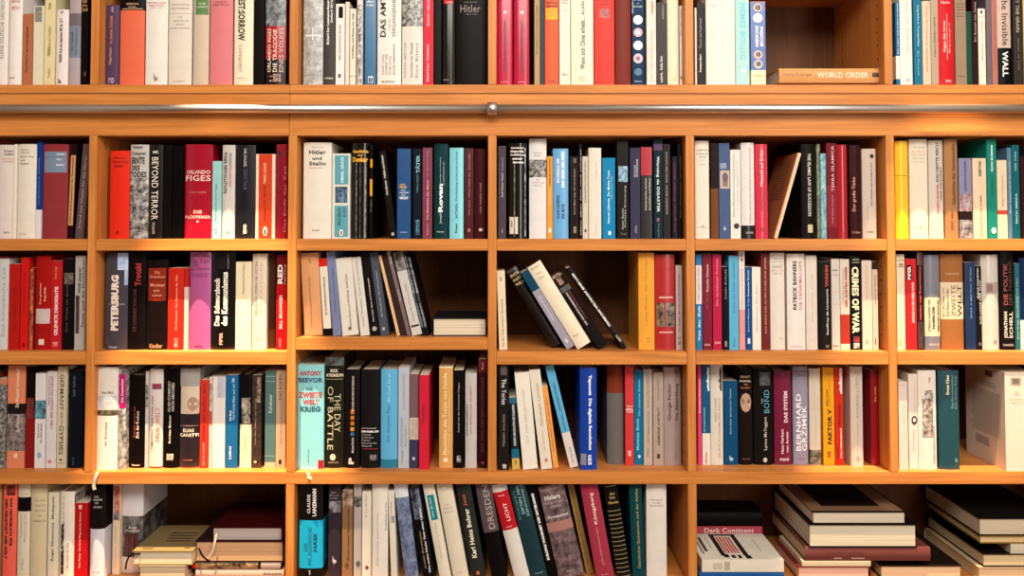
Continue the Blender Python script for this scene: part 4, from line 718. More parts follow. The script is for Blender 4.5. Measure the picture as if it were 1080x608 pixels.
# ---- fourth row
bay(3, 0, [
 bk(-40,-22,392,'384858','slate volume'), bk(-21,-6,396,'a83c2c','red volume'),
 bk(-5,6.4,400,'8c8884','black and white patterned book', ('b',400,406,'c07860'), mot=('151212','a8a29c',130)),
 bk(7.6,26.4,386,'d8825c','salmon book with dark band and street picture', ('b',426,437,'2c2220'),('b',437,476,('3c3434','a89894',80)),('u','Die Wirtschaft Griechenlands',389,430,'ecd4c0',.45,.65,.02),('u','Schindel',438,456,'d8c8b8',.5,.7),('u','s',478,484,'ecd4c0',.42,.62), hard=False),
 bk(27,36.4,387,'841818','dark red book with black top half', ('b',387,432,'1c1010'),('m',420,442,.1,.9,('3c1414','8c2c28',70))),
 bk(36.8,48,394,'dcd8d4','white paperback with blue picture', ('m',422.6,442,0,1,('28282c','68b4c8',70)),('u','Das Ende der Welt ist nah',447,462,'4c4844',.28,.42,.02),('u','Wir leben danach',447,468,'4c4844',.52,.68,.02),('o',477,484,.25,.65,'88a8c8'), hard=False),
 bk(48.8,59.6,392,'d8d0cc','white paperback with pink lettering', ('d','GEGEN DAS GETÖSE DER WELT',397,453,'b85878',.4,.7,.02),('d','Franz Josef Kuhn',397,428,'3c3430',.15,.32,.02),('o',485,489,.2,.6,'c87890'), hard=False),
 bk(60.2,70.2,387,'ccc0a2','beige book titled Germany and its Gypsies', ('d','GERMANY',395,433,'54483a',.25,.7,.01),('d','AND ITS',434.5,447.5,'54483a',.4,.6),('d','GYPSIES',449,480,'54483a',.25,.7,.01),('o',484,486.6,.35,.6,'54483a'),('p',488.6,489,.15,.9,'54483a')),
 bk(71,87,391,'161d2a','dark navy book', ('u','DIE NEUE',397,418,'5c6474',.35,.5),('u','BECK',482,491,'3c4454',.35,.5)),
], s=.03)
bay(3, 1, [
 bk(101.4,123.4,387.6,'e4dcd0','white book with small landscape picture', ('h','Geert Mak',413,415.6,'5c5450',.2,.8,.01),('m',418,432,.05,.95,('a8b8c8','e4dcd0',40)),('b',433,439,('2c2c28','8c8068',60)),('u','In Europa',445.6,470,'5c5450',.4,.56,.01), s=.016),
 bk(125,132.8,389.6,'c4bcb4','picture book with pink label', ('p',395,431,.1,1,'c0186c'),('u','Die Deutschen',400,425,'ecc8dc',.35,.7,.04), mot=('4c4844','dcd8d0',60), s=.02, lean=.01),
 bk(133.4,152.4,396,'1c1210','black book with red and white lettering', ('u','Timothy Garton Ash',429,462,'a03c34',.3,.48,.02),('u','Zeit der Freiheit',434,463,'dcccb8',.5,.66,.02),('h','Hanser',490,491.8,'dcccb8',.25,.75,.03)),
 bk(153,156.4,392,'c8c0b8','thin white booklet', ('m',406,430,.1,.9,('2c2828','c8c0b8',80))),
 bk(157,171.2,389.6,'dcd2c8','white book titled Freie Welt', ('m',405,411,.2,.9,('a82c34','3c4c80',60)),('u','TIMOTHY GARTON ASH',418,475,'4c4440',.15,.32,.01),('u','FREIE WELT',430,466,'c87864',.5,.8,.02),('b',492.6,496,'b83028')),
 bk(171.8,188.2,389,'181211','black book with white lettering', ('u','ALLES SCHMECKT',402,435,'d0c8b8',.3,.46,.02),('u','NACH ABSCHIED',404,434,'d0c8b8',.54,.72,.02),('u','Brigitta Brauer',438,468,'e4d8c4',.38,.56,.03),('m',479,486,.25,.7,('e4d8c4','181211',150))),
 bk(188.8,210,389,'33262c','tall book with portrait in white arch', ('b',389,408,'a8a29c'),('p',408,437,.05,.98,'dcc8b0'),('o',419,434,.4,.95,'b08c74'),('p',434,437,.3,.98,'d8c0a8'),('h','Das Gewissen',448.6,450,'c8988c',.05,.95),('h','ELIAS',452.6,456.2,'ecdcc8',.2,.75,.02),('h','CANETTI',457.6,461,'ecdcc8',.03,.97,.02),('h','HANSER',485,486.4,'c87060',.25,.7),('b',493,496,'a03028'), rnd=.8, rough=.3),
 bk(210.8,220,401,'d83828','red book titled The Taste of Ashes', ('d','THE TASTE OF ASHES',404,465,'8c1c14',.3,.62,.03),('d','MARCI SHORE',468,492,'f0a090',.35,.58)),
 bk(220.4,223.8,398,'dccfc0','thin white picture booklet', ('m',405,430,.1,.9,('4c3c38','dccfc0',60)),('p',434,448,.1,.9,'c84838')),
 bk(224.2,237.4,397.6,'ece4da','white paperback', ('p',397.6,420,.35,.95,'c4c4d0'),('u','Ein Leben',404,418,'9890a4',.5,.62,.01), hard=False),
 bk(238,250.6,396,'1d6698','blue paperback with white lettering', ('u','Das fremde Meer und wir',405,443,'a8d0e4',.55,.75,.03),('u','Der Block',433,444,'ecf0f0',.3,.48,.04),('u','CABRAS',471,485,'ecf0f0',.3,.5,.03),('m',399,404,.5,.7,('dcecf0','1d6698',200)), hard=False),
 bk(252.6,265,395,'1c1715','black book with cream foot', ('b',448,497,'ecdcb8'),('m',420,447,.15,.9,('1c1715','dcd0bc',60)),('u','Eine Kunst',458,475,'a8946c',.4,.55)),
 bk(265.6,275.6,396,'342824','dark brown speckled book', ('u','Von der Natur der Dinge',420,470,'a89078',.3,.5,.02),('m',398,425,.5,.9,('342824','c0a890',120)),('o',486,489,.25,.55,'c8b49c'), mot=('2a1e1a','4c3a32',110)),
 bk(279.4,290.4,391,'547470','grey green book with cream foot', ('b',488,496,'d8b48c'),('b',397,398,'86a09a'),('b',402,403,'86a09a'),('u','Ruheloser',416,436,'b8c4b4',.35,.7,.03),('p',481,482,0,1,'86a09a')),
 bk(290.8,301.2,391,'c4a484','beige brown book', ('u','DAS ECKEN',395,422,'4c3424',.3,.6,.01),('u','Das Jahrhundert Land',424,468,'8c6c50',.45,.65,.01),('p',485,490,.35,.6,'2c1c14')),
], s=.03)
bay(3, 2, [
 bk(313.6,341.2,385,'8cd4d8','wide aqua book titled Der Zweite Weltkrieg', ('h','ANTONY',391.6,396.8,'b0343c',.06,.92,.05),('h','BEEVOR',398.6,404,'3c5870',.02,.96,.05),('h','DER',409,412,'3c5870',.34,.6,.04),('h','ZWEITE',414,420,'b04048',.02,.94,.05),('h','WELT',421.6,427.4,'b04048',.2,.84,.05),('h','KRIEG',429,434.6,'2c5868',.1,.88,.05),('u','C. Bertelsmann',474,491,'3c6c74',.4,.46),('p',486,495,.8,1,'a02028'), s=.02, rough=.3),
 bk(342,362.4,377.5,'2c281c','tall olive book titled The Day of Battle', ('h','RICK',389.6,393,'e0d8bc',.3,.7,.04),('h','ATKINSON',394.4,397.8,'e0d8bc',.06,.96,.04),('p',400,400.5,.04,.95,'b0a888'),('d','THE DAY',416,456,'c8c49c',.52,.84,.0),('d','OF BATTLE',408,475,'c8c49c',.16,.46,.0),('o',479,486,.3,.6,'d8d0b4'),('h','ABACUS',487.4,489,'a8a080',.2,.75),('m',377,386,0,1,('1c1a12','6c7470',60))),
 bk(363,379,390,'201c1c','black book with orange squares', ('u','DIE GANZE UND NEUE WELTORDNUNG',397,434,'e8dccc',.5,.64,.01),('p',432.6,437,.42,.66,'d87c24'),('p',439,443,.42,.66,'d87c24'),('p',445,449,.42,.66,'d87c24'),('p',451,455,.42,.66,'e0a030'),('p',456.6,460,.42,.66,'3c70b0'),('u','Michael Ehrlich',462,478,'e8dccc',.5,.64),('u','P',483,490,'e8dccc',.3,.65,.04), hard=True),
 bk(380.6,400.2,390,'242122','black book with white lettered block', ('h','JUDITH SCHALANSKY',451.6,453.2,'c8c0bc',.02,.85,.02),('h','DEM KREML DIE',454.6,456.6,'f0e8e4',.02,.95,.06),('h','Grenze',458,459.6,'b8b0ac',.02,.55,.02),('h','im Zeichen',461,462.6,'b8b0ac',.02,.7,.02),('h','Freiheit',464,465.6,'b8b0ac',.02,.5,.02),('h','Umbruch der Zeit',467,468.6,'b8b0ac',.02,.85,.02),('h','danach',470,471.6,'b8b0ac',.02,.6,.02),('p',473.6,474.2,.1,.92,'a83434'),('m',480,486,.5,.85,('242122','a09c98',110))),
 bk(401.4,419.2,390,'60b0d8','sky blue book with faint lettering', ('b',485,494,'2c7c98'),('u','Das deutsche Paar',427,467,'3c84ac',.35,.55,.02),('u','Michael Jürgs',394,424,'9cd0e8',.42,.6,.02)),
 bk(420,431.6,388,'b8bcc4','pale grey book with blue lettering', ('u','Unser Jahrhundert',394,433,'84a0b8',.42,.62,.01),('u','Helmut Schmidt',440,471,'8494a4',.2,.4,.02),('u','Fritz Stern',450,471,'8494a4',.58,.76,.02),('u','C.H.Beck',475,489,GR,.3,.45)),
 bk(432,441.6,395,'785a60','mauve paperback with cream label', ('b',441,464,'d0c0ac'),('b',464,495,'3c3c54'),('u','STEFAN HEYM',443,462,'a89480',.2,.44,.02),('u','NOTIZEN',443,462,'a89480',.56,.8,.02),('o',482,486,.3,.65,'b8b4c4'), hard=False),
 bk(442.2,452.4,396,'d02438','bright red book', ('u','Traut hier',427,447,'5c0c14',.25,.55,.01), s=.02),
 bk(463,477.6,387,'d8a05c','orange tan book with cream top', ('b',387,388.6,'ecd8b8'),('u','Maximilian des Traum von Feinde',394,480,'f4dca8',.28,.56,.02),('u','Kleine Geschichte',420,478,'f0c890',.66,.78,.01),('o',483,488,.3,.65,'f0dcc0')),
 bk(478.6,489.2,391,'1a1616','slim black book with tiny white lettering', ('u','Kampf um die Deutschen Fragen',404,456,'a8a098',.4,.6,.02),('m',481,488,.3,.7,('1a1616','d0c8c0',130))),
 bk(490.6,502.8,394,'c4beba','grey white book with red lettering', ('u','JOHANNES GUMBRECHT',427,460,'241c1c',.1,.26,.03),('u','DAS MOSKAUER PROJEKT',407,458,'b84c54',.4,.62,.02)),
 bk(504.4,513.6,379,'401418','tall dark maroon book', ('b',379,393,'641c22'),('u','Moser',382,390,'c88c88',.35,.6,.01),('u','DER WEG DER REVOLUTIONARE',398,477,'6c3434',.35,.6,.01),('o',487,490,.35,.65,'8c4444')),
], s=.03)
bay(3, 3, [
 bk(525.6,536.8,385,'2a2321','black book titled The Tories', ('p',386,396,.2,.8,'5c5450'),('d','The Tories',400,427,'dcd4cc',.3,.72,.01),('d','TIMOTHY HEPPELL',437,472,'a09488',.4,.62,.0),('m',490,495,.4,.75,('dcd4cc','2a2321',150)), s=.014),
 bk(540.4,548.6,420,'162c34','short black teal paperback with yellow foot', ('b',484,497,'ccac54'),('b',420,426,'2c6478'),('b',474,484,'1c6478'),('u','ANDERE GESCHICHTEN DES KALENDER',427,471,'dcd4cc',.35,.65,.03),('m',486,490,.4,.6,('2c2414','ccac54',200)), lean=-5, vb=496, s=.02),
 bk(551.8,567.6,394,'e8e2d2','thick white paperback', ('u','ZEIT DER GEBURTSTAGE',412,470,'c8c0ac',.4,.6,.01), lean=-9.6, vb=496, s=.018, hard=False),
 bk(570.8,582.8,391,'e2d8c4','white book with faint serif title', ('u','Abraham Lincoln',405,451,'b8a488',.4,.7,.01),('u','Ein deutsches',456,476,'c8b8a0',.42,.6),('o',484,488.6,.4,.68,'c87c64'), lean=-14.2, vb=494, s=.018),
 bk(583.4,589.2,408,'e89c4c','slim orange paperback', ('u','Kurze Prosa der alten Zeit',420,476,'a85c20',.35,.6,.02), lean=-11.8, vb=491.5, s=.03),
 bk(600.6,610,387,'60acd4','light blue book with white foot', ('b',457.6,495,'dcd0c8'),('u','LEONIE SCHON HISTORISCH',405,435,'1c4c74',.4,.62,.02),('u','Heinrich Heine',439,456,'1c4c74',.4,.62,.02),('u','Das neue Buch',473,489,'6c605c',.42,.62), lean=-25.6, vb=491, s=.03),
 bk(611.8,629.6,388,'0f3c9c','royal blue book titled Die digitale Revolution', ('p',479,491,.03,.36,'8c8488'),('d','Tapscott  Die digitale Revolution',396,475,'e8ecf0',.46,.7,.05),('d','GABLER',480,491,'e8ecf0',.46,.68,.04), s=.016, rough=.25),
 bk(640.6,658.2,386.6,'6a6460','brown and grey cloth book', ('b',386,415,'7c3420'), s=.058, rnd=1),
 bk(659.4,668.6,387,'d03c3c','bright red paperback with white script', ('h','HEINRICH',428,429.6,'f4d8d0',.15,.9,.02),('h','BÖLL',430.6,433.4,'f4d8d0',.1,.95,.05),('h','Ansichten',434,435.6,'f4d8d0',.15,.9,.02),('u','g',475,482,'f4c8c0',.3,.65), s=.05),
 bk(669,678.2,391,'156c90','teal blue paperback', ('u','Der arktische Graben',401,439,'6cc8dc',.45,.68,.03),('u','Matthias Bloch',442,475,'6cc8dc',.2,.55,.03),('o',480,483.6,.4,.7,'c8e0e4'), s=.056),
 bk(678.8,688.2,390,'bcac9c','beige grey paperback', ('u','Briefe zur Zeit des Zorns',397,430,'6c5c50',.4,.6,.01),('u','Der Schatten einer Frau',434,467,'6c5c50',.4,.6,.01),('u','Klett',473,482,'6c5c50',.35,.55), s=.054),
 bk(689,699.8,393,'b09c90','pinkish beige book', ('u','Roman der Gartens',398,422,'8c7468',.4,.58),('u','HEIMKEHR AUFTRITT',430,470,'54403a',.42,.64,.02),('p',479,484,.35,.65,'54403a'), s=.05),
 bk(700.4,718.4,387.6,'a4908a','wide mauve grey book with black title', ('u','George Packer',405,444,'2c2020',.22,.46,.02),('u','Die Abwicklung',405,444,'2c2020',.66,.9,.02),('u','S.F.',476,484,'8c7468',.6,.75), s=.05),
])
bay(3, 4, [
 bk(736,740,386,'dc4474','thin bright pink booklet', ('u','Kulturkampf',400,436,'f0c4d0',.3,.8,.03)),
 bk(740.6,749.2,385.4,'17587c','blue book titled campus with cream foot', ('b',457.4,492,'e4dcd0'),('u','DER TRAUM DER FREIEN ZEIT',430,456,'a8c8d8',.15,.35,.01),('d','campus',387.5,413,'e4ecec',.5,.95,.06),('u','klimax',477,489,'c87c44',.25,.6,.02), hard=False),
 bk(749.8,763,385,'dcd4c4','white book titled campus', ('d','campus',387.5,413,'242824',.6,.95,.06),('u','BELIEVE IN DREAMS DER PRAXIS',420,483,'b07c74',.58,.76,.01),('u','GREAT 2 GOOD',420,445,'5c7c5c',.3,.45,.01)),
 bk(764,777,388,'6c4426','brown book half hidden behind deep blue paperback', s=.19, d=.09),
 bk(763.8,778.2,402,'0f4870','deep blue paperback', ('u','Kleine Reise  Jahrzehnt der Denkens',410,458,'8cb4cc',.4,.56,.02),('u','f',481,487,'a8c8d8',.35,.62,.03), hard=False),
 bk(779.4,794,389,'241b18','dark brown book with round sphere picture', ('h','ERNST',396.6,399,'c8a890',.15,.85,.02),('h','PÖPPEL',401,403.4,'dcc8b0',.08,.92,.02),('h','DER',405,406.8,'c86c50',.4,.65,.02),('h','RAHMEN',408.4,410.4,'a85c44',.15,.85),('o',415,435,.12,.9,'b89078'),('m',417,433,.22,.8,('5c3c30','dcb8a0',90)),('p',484,485,.2,.8,'6c4c3c')),
 bk(795.2,815.8,389,'1f1b18','black book titled The Bond', ('u','BOND',411.6,436,'54a0b8',.52,.8,.0),('u','THE',421,426,'a8a498',.38,.48),('u','Lynne McTaggart',440,475,'c8bcac',.5,.7,.01),('m',393,407,.3,.85,('1f1b18','6c7470',35)),('o',483,488,.45,.66,'c8bcac')),
 bk(817,834.8,392,'741838','maroon book titled Das System', ('u','DAS SYSTEM',413,446,'e4c8cc',.55,.78,.04),('u','Hans Herbert',453,479,'e4c8cc',.36,.52,.03),('u','von Arnim',456,478,'e4c8cc',.66,.82,.03),('h','KNAUR',483.6,486.4,'e4c8cc',.3,.85,.05), rough=.22),
 bk(836.8,852.6,387,'948c9c','wide lilac grey book with large white title', ('h','CLAUDIA',391,393,'6c4c50',.1,.95,.02),('h','SEWIG',395.4,397.4,'6c4c50',.25,.85,.02),('u','BERNHARD',415.6,476,'ece8ec',.18,.5,.02),('u','GRZIMEK',428,476,'ece8ec',.56,.9,.02),('h','LÜBBE',483.4,485,'6c5c64',.3,.75)),
 bk(854,866,389,'d4c8b4','cream book with building photograph at foot', ('b',475,490.4,('2c2c24','9c9880',80)),('u','Kind der Weimar',409,433,'c0a078',.3,.46,.01),('u','und sein',416,433,'c0b49c',.6,.72),('u','Die Geschichten davor',436,470,'c0b49c',.45,.58)),
 bk(868.2,880,388,'eca420','orange yellow paperback titled Faktor V', ('u','FAKTOR V',432,469,'4c1c10',.38,.78,.04),('u','Geschichte einer Zukunft',401,429,'b06c14',.5,.62,.01),('u','HERBERT KRAUSE',411,429,'3c1c10',.3,.42,.02),('h','dtv',394,395.6,'b06c14',.3,.8),('m',476,484,.35,.7,('4c1c10','eca420',160)), hard=False),
 bk(880.6,889.6,388,'cc3018','red orange paperback titled campus', ('d','campus',388.6,416,'f4e0d0',.45,.9,.06),('u','KAPITEL DER NEUEN',427,450,'5c1008',.4,.65,.02),('u','MARCO',471,484,'5c1008',.2,.4,.04),('u','VON WEIMARMANN',452,484,'f4e0d0',.6,.78,.04)),
 bk(897.6,910.6,387,'d0c0b0','beige white book with grey serif lettering', ('u','KONRAD LORENZ',391.6,441,'8c7c74',.4,.66,.0),('u','Das Wirkungsgefüge',446,478,'a8988c',.45,.6),('p',482,487,.4,.66,'a8988c'), s=.042),
 bk(918.8,932.8,391,'8c0e1a','red book set apart at the bay side', ('u','Die Liebe',408,424,'d8a050',.4,.6,.02), s=.05, rough=.22, rnd=.7),
], s=.055)
bay(3, 5, [
 bk(948,957.6,403,'dccaba','short white paperback', ('p',406.4,406.8,.05,.95,'a89888'),('u','Spanische',423,463,'c8b4a4',.55,.68)),
 bk(958.4,968,395,'e0d0c4','white pink book with black emblem', ('o',439,448,.3,.95,'1c1414'),('o',441,445.6,.45,.8,'e0d0c4'),('u','Kunst und Literatur',400,436,'c8b0a4',.6,.8),('u','Carl Schmitt',453,475,'c8b0a4',.4,.65), s=.024),
 bk(968.6,988.4,391,'e6d8ca','wide white book with ink figure drawing', ('m',412,425,.35,.8,('1c1414','e6d8ca',85)),('m',421,462,.2,.8,('4c3c38','d8c8b8',110)),('u','ROBERT HARRIS KLASSISCHE',450,489,'7c6c60',.78,.9,.01),('h','piper',396,406,'a8988c',.55,.7)),
 bk(990.6,1012.6,391,'1b4850','dark teal book', ('u','Ernst Klee',396,416.6,'e4d4a8',.35,.5,.04),('u','Das Personenlexikon',396,431,'7c9ca0',.58,.7,.01),('u','zum Dritten Reich',397,432,'7c9ca0',.76,.88,.01),('p',484,488,.75,.85,'7c9ca0'), rough=.3),
 bk(1060.4,1096,393,'e4d0bc','very thick white paperback with back cover showing', ('p',398.6,406.4,.18,.48,'a49484'),('p',400,405,.24,.42,'74645a'),('p',413,417,.28,.42,'d8b8a4'),('h','DAS GROSSE BUCH',421,422.4,'c89880',.15,.6),('h','DER WELT',424.6,426,'c89880',.2,.55),('h','suhrk',492,493,'b8a898',.45,.6), s=.006, d=.165, hard=False, pages='d8c4a4'),
 bk(1097,1110,396,'784030','rust brown volume'), bk(1111,1124,392,'2c3440','navy volume'),
], s=.018)
# ---- bottom row
bay(4, 0, [
 bk(-40,-20,508,'3c4c5c','slate volume'), bk(-19,0,505,'a87c50','tan volume'),
 bk(2,16.6,506,'ec6450','salmon red book with bold black lettering', ('d','DAS HANDBUCH FÜR',526,577,'1c1412',.55,.78,.05),('d','DEN NEUSTART DER WELT',527,590,'1c1412',.18,.4,.05),('m',512,523,.3,.9,('1c1412','a83c30',70))),
 bk(17.8,30.8,505,'dcd0b8','cream book with black band', ('b',525,540,'1c1414'),('h','Hannah',520.4,522,'a89c88',.15,.85),('u','Das große Jahrhundert',543,568,'8c8070',.3,.42),('u','Menschen in der Zeit',543,572,'8c8070',.6,.72),('u','ein Buch',590,602,'8c8070',.4,.55)),
 bk(31.4,48.6,506,'d4c4a0','beige cream book with faint capitals', ('b',513,521,'c8b48c'),('h','DAS WAR',527.4,529.4,'9c8c6c',.3,.9),('h','EUROPA',532.6,534.6,'9c8c6c',.3,.9),('h','POLITIK',538,540,'9c8c6c',.25,.9),('h','UND',543.6,545.4,'9c8c6c',.45,.7),('h','INFORMATION',549,551,'9c8c6c',.2,.95)),
 bk(50.4,61.2,520,'e0d6c0','white book titled Mediapolis', ('u','Roger Silverstone  Mediapolis',524,592,'54504c',.35,.65,.02)),
 bk(62.6,77.8,519,'e8e0d0','tall white book with black initials', ('u','BERGER',550,606,'1c1614',.08,.32,.08),('u','JOHN',524,560,'a89c90',.2,.32),('u','Das Lachen der Zeit',573,600,'8c8078',.52,.66)),
 bk(78.4,92,531,'b81418','dark red paperback with white lettering', ('u','Anne Tismer  Der ferne Weg und der Sommer',540,600,'f0c0b0',.34,.54,.02),('p',533,537.6,.3,.55,'e8b8a8'), hard=False),
 bk(94.2,109.6,506,'241c1c','book with black top and white foot', ('b',558.6,617,'d4d4dc'),('h','DIE',523.4,525.4,'c4bcb4',.3,.6),('h','KINDER',526.6,528.8,'c4bcb4',.2,.85),('h','DER',530,532,'c4bcb4',.35,.6),('h','GÖTZEN',534,536.4,'c4bcb4',.22,.82),('h','hanser',603,604.6,GR,.2,.8), rnd=.8),
 bk(118.8,126.6,507,'dcc8ac','cream and red picture book', ('m',513,541,.1,.9,('a82c20','dcb09c',70)),('m',541,549,.1,.9,('4c4440','8c8c90',60)),('u','Kleine Welt',555,600,'c09c84',.3,.5), s=.05),
 bk(127.2,150.4,505,'2a2424','wide picture book with white top', ('b',505,545,'dcd8d8'),('b',588,617,'d4ccc4'),('m',545,588,0,1,('282426','8c8888',45)),('m',563,588,.1,.8,('5c1818','2a2424',60)),('h','Axel',555.6,558,'e8e0dc',.3,.7,.01),('h','Goodbye',559,561.6,'e8e0dc',.15,.85,.01), rough=.3, mot=('1e1a1c','6c6868',40), s=.06),
], s=.025)
zf4 = ZE1+.0002
# two piles right of it
def pile(x0, x1, recs, s, group):
    z = zf4
    for (a, c, yt, dep, hexc, desc, items, o) in recs:
        zt = W(a, yt, s+o.get('ds', 0))[1]
        r, z = lying(a, c, yt, yt+5, s+o.get('ds', 0), dep, hexc, desc, items, mode=o.get('mode', 'edge'), pages=o.get('pages', 'e0c8a0'), yaw=math.radians(o.get('yaw', 0)), zbase=z, th=zt-z, group=group, hard=o.get('hard', True), spine=o.get('spine', 'right'), cov2=o.get('mot'))
        z += .0004
gA = 'books piled flat in the left bay of the bottom row'
pile(0, 0, [
 (146,195.4,596.6,.15,'d8c4a4','cream paged book at the bottom of the low pile behind ribbon', (), {'mode':'fore','pages':'dcc4a0'}),
 (139.6,203,581.6,.165,'84704a','tan covered book lying on the low pile with black ribbon', (), {'mode':'fore','pages':'ecd8b4','ds':0}),
], .006, gA)
pile(0, 0, [
 (206,299.4,601.4,.15,'b0a498','grey white book at the foot of the pile beside the upright board', (('d','Seewald',278,296,'3c3434',.3,.6),), {'mode':'spine'}),
 (197,297,593.4,.16,'2c2420','dark patterned book with red square, low in the pile', (('m',206,272,.05,.95,('1c1412','a88c68',60)),('p',203,208,.3,.8,'c83020'),('p',275,296,.05,.95,'a89890')), {'mode':'spine'}),
 (206,300.4,571.2,.165,'3a2422','dark book with tan pages and black ribbon, middle of pile', (), {'mode':'edge','pages':'d8ac80','spine':'right'}),
 (223.6,299,556.4,.175,'4a1014','dark maroon book with white pages on top of pile', (), {'mode':'edge','pages':'c8b8b0','spine':'right'}),
], .03, gA)
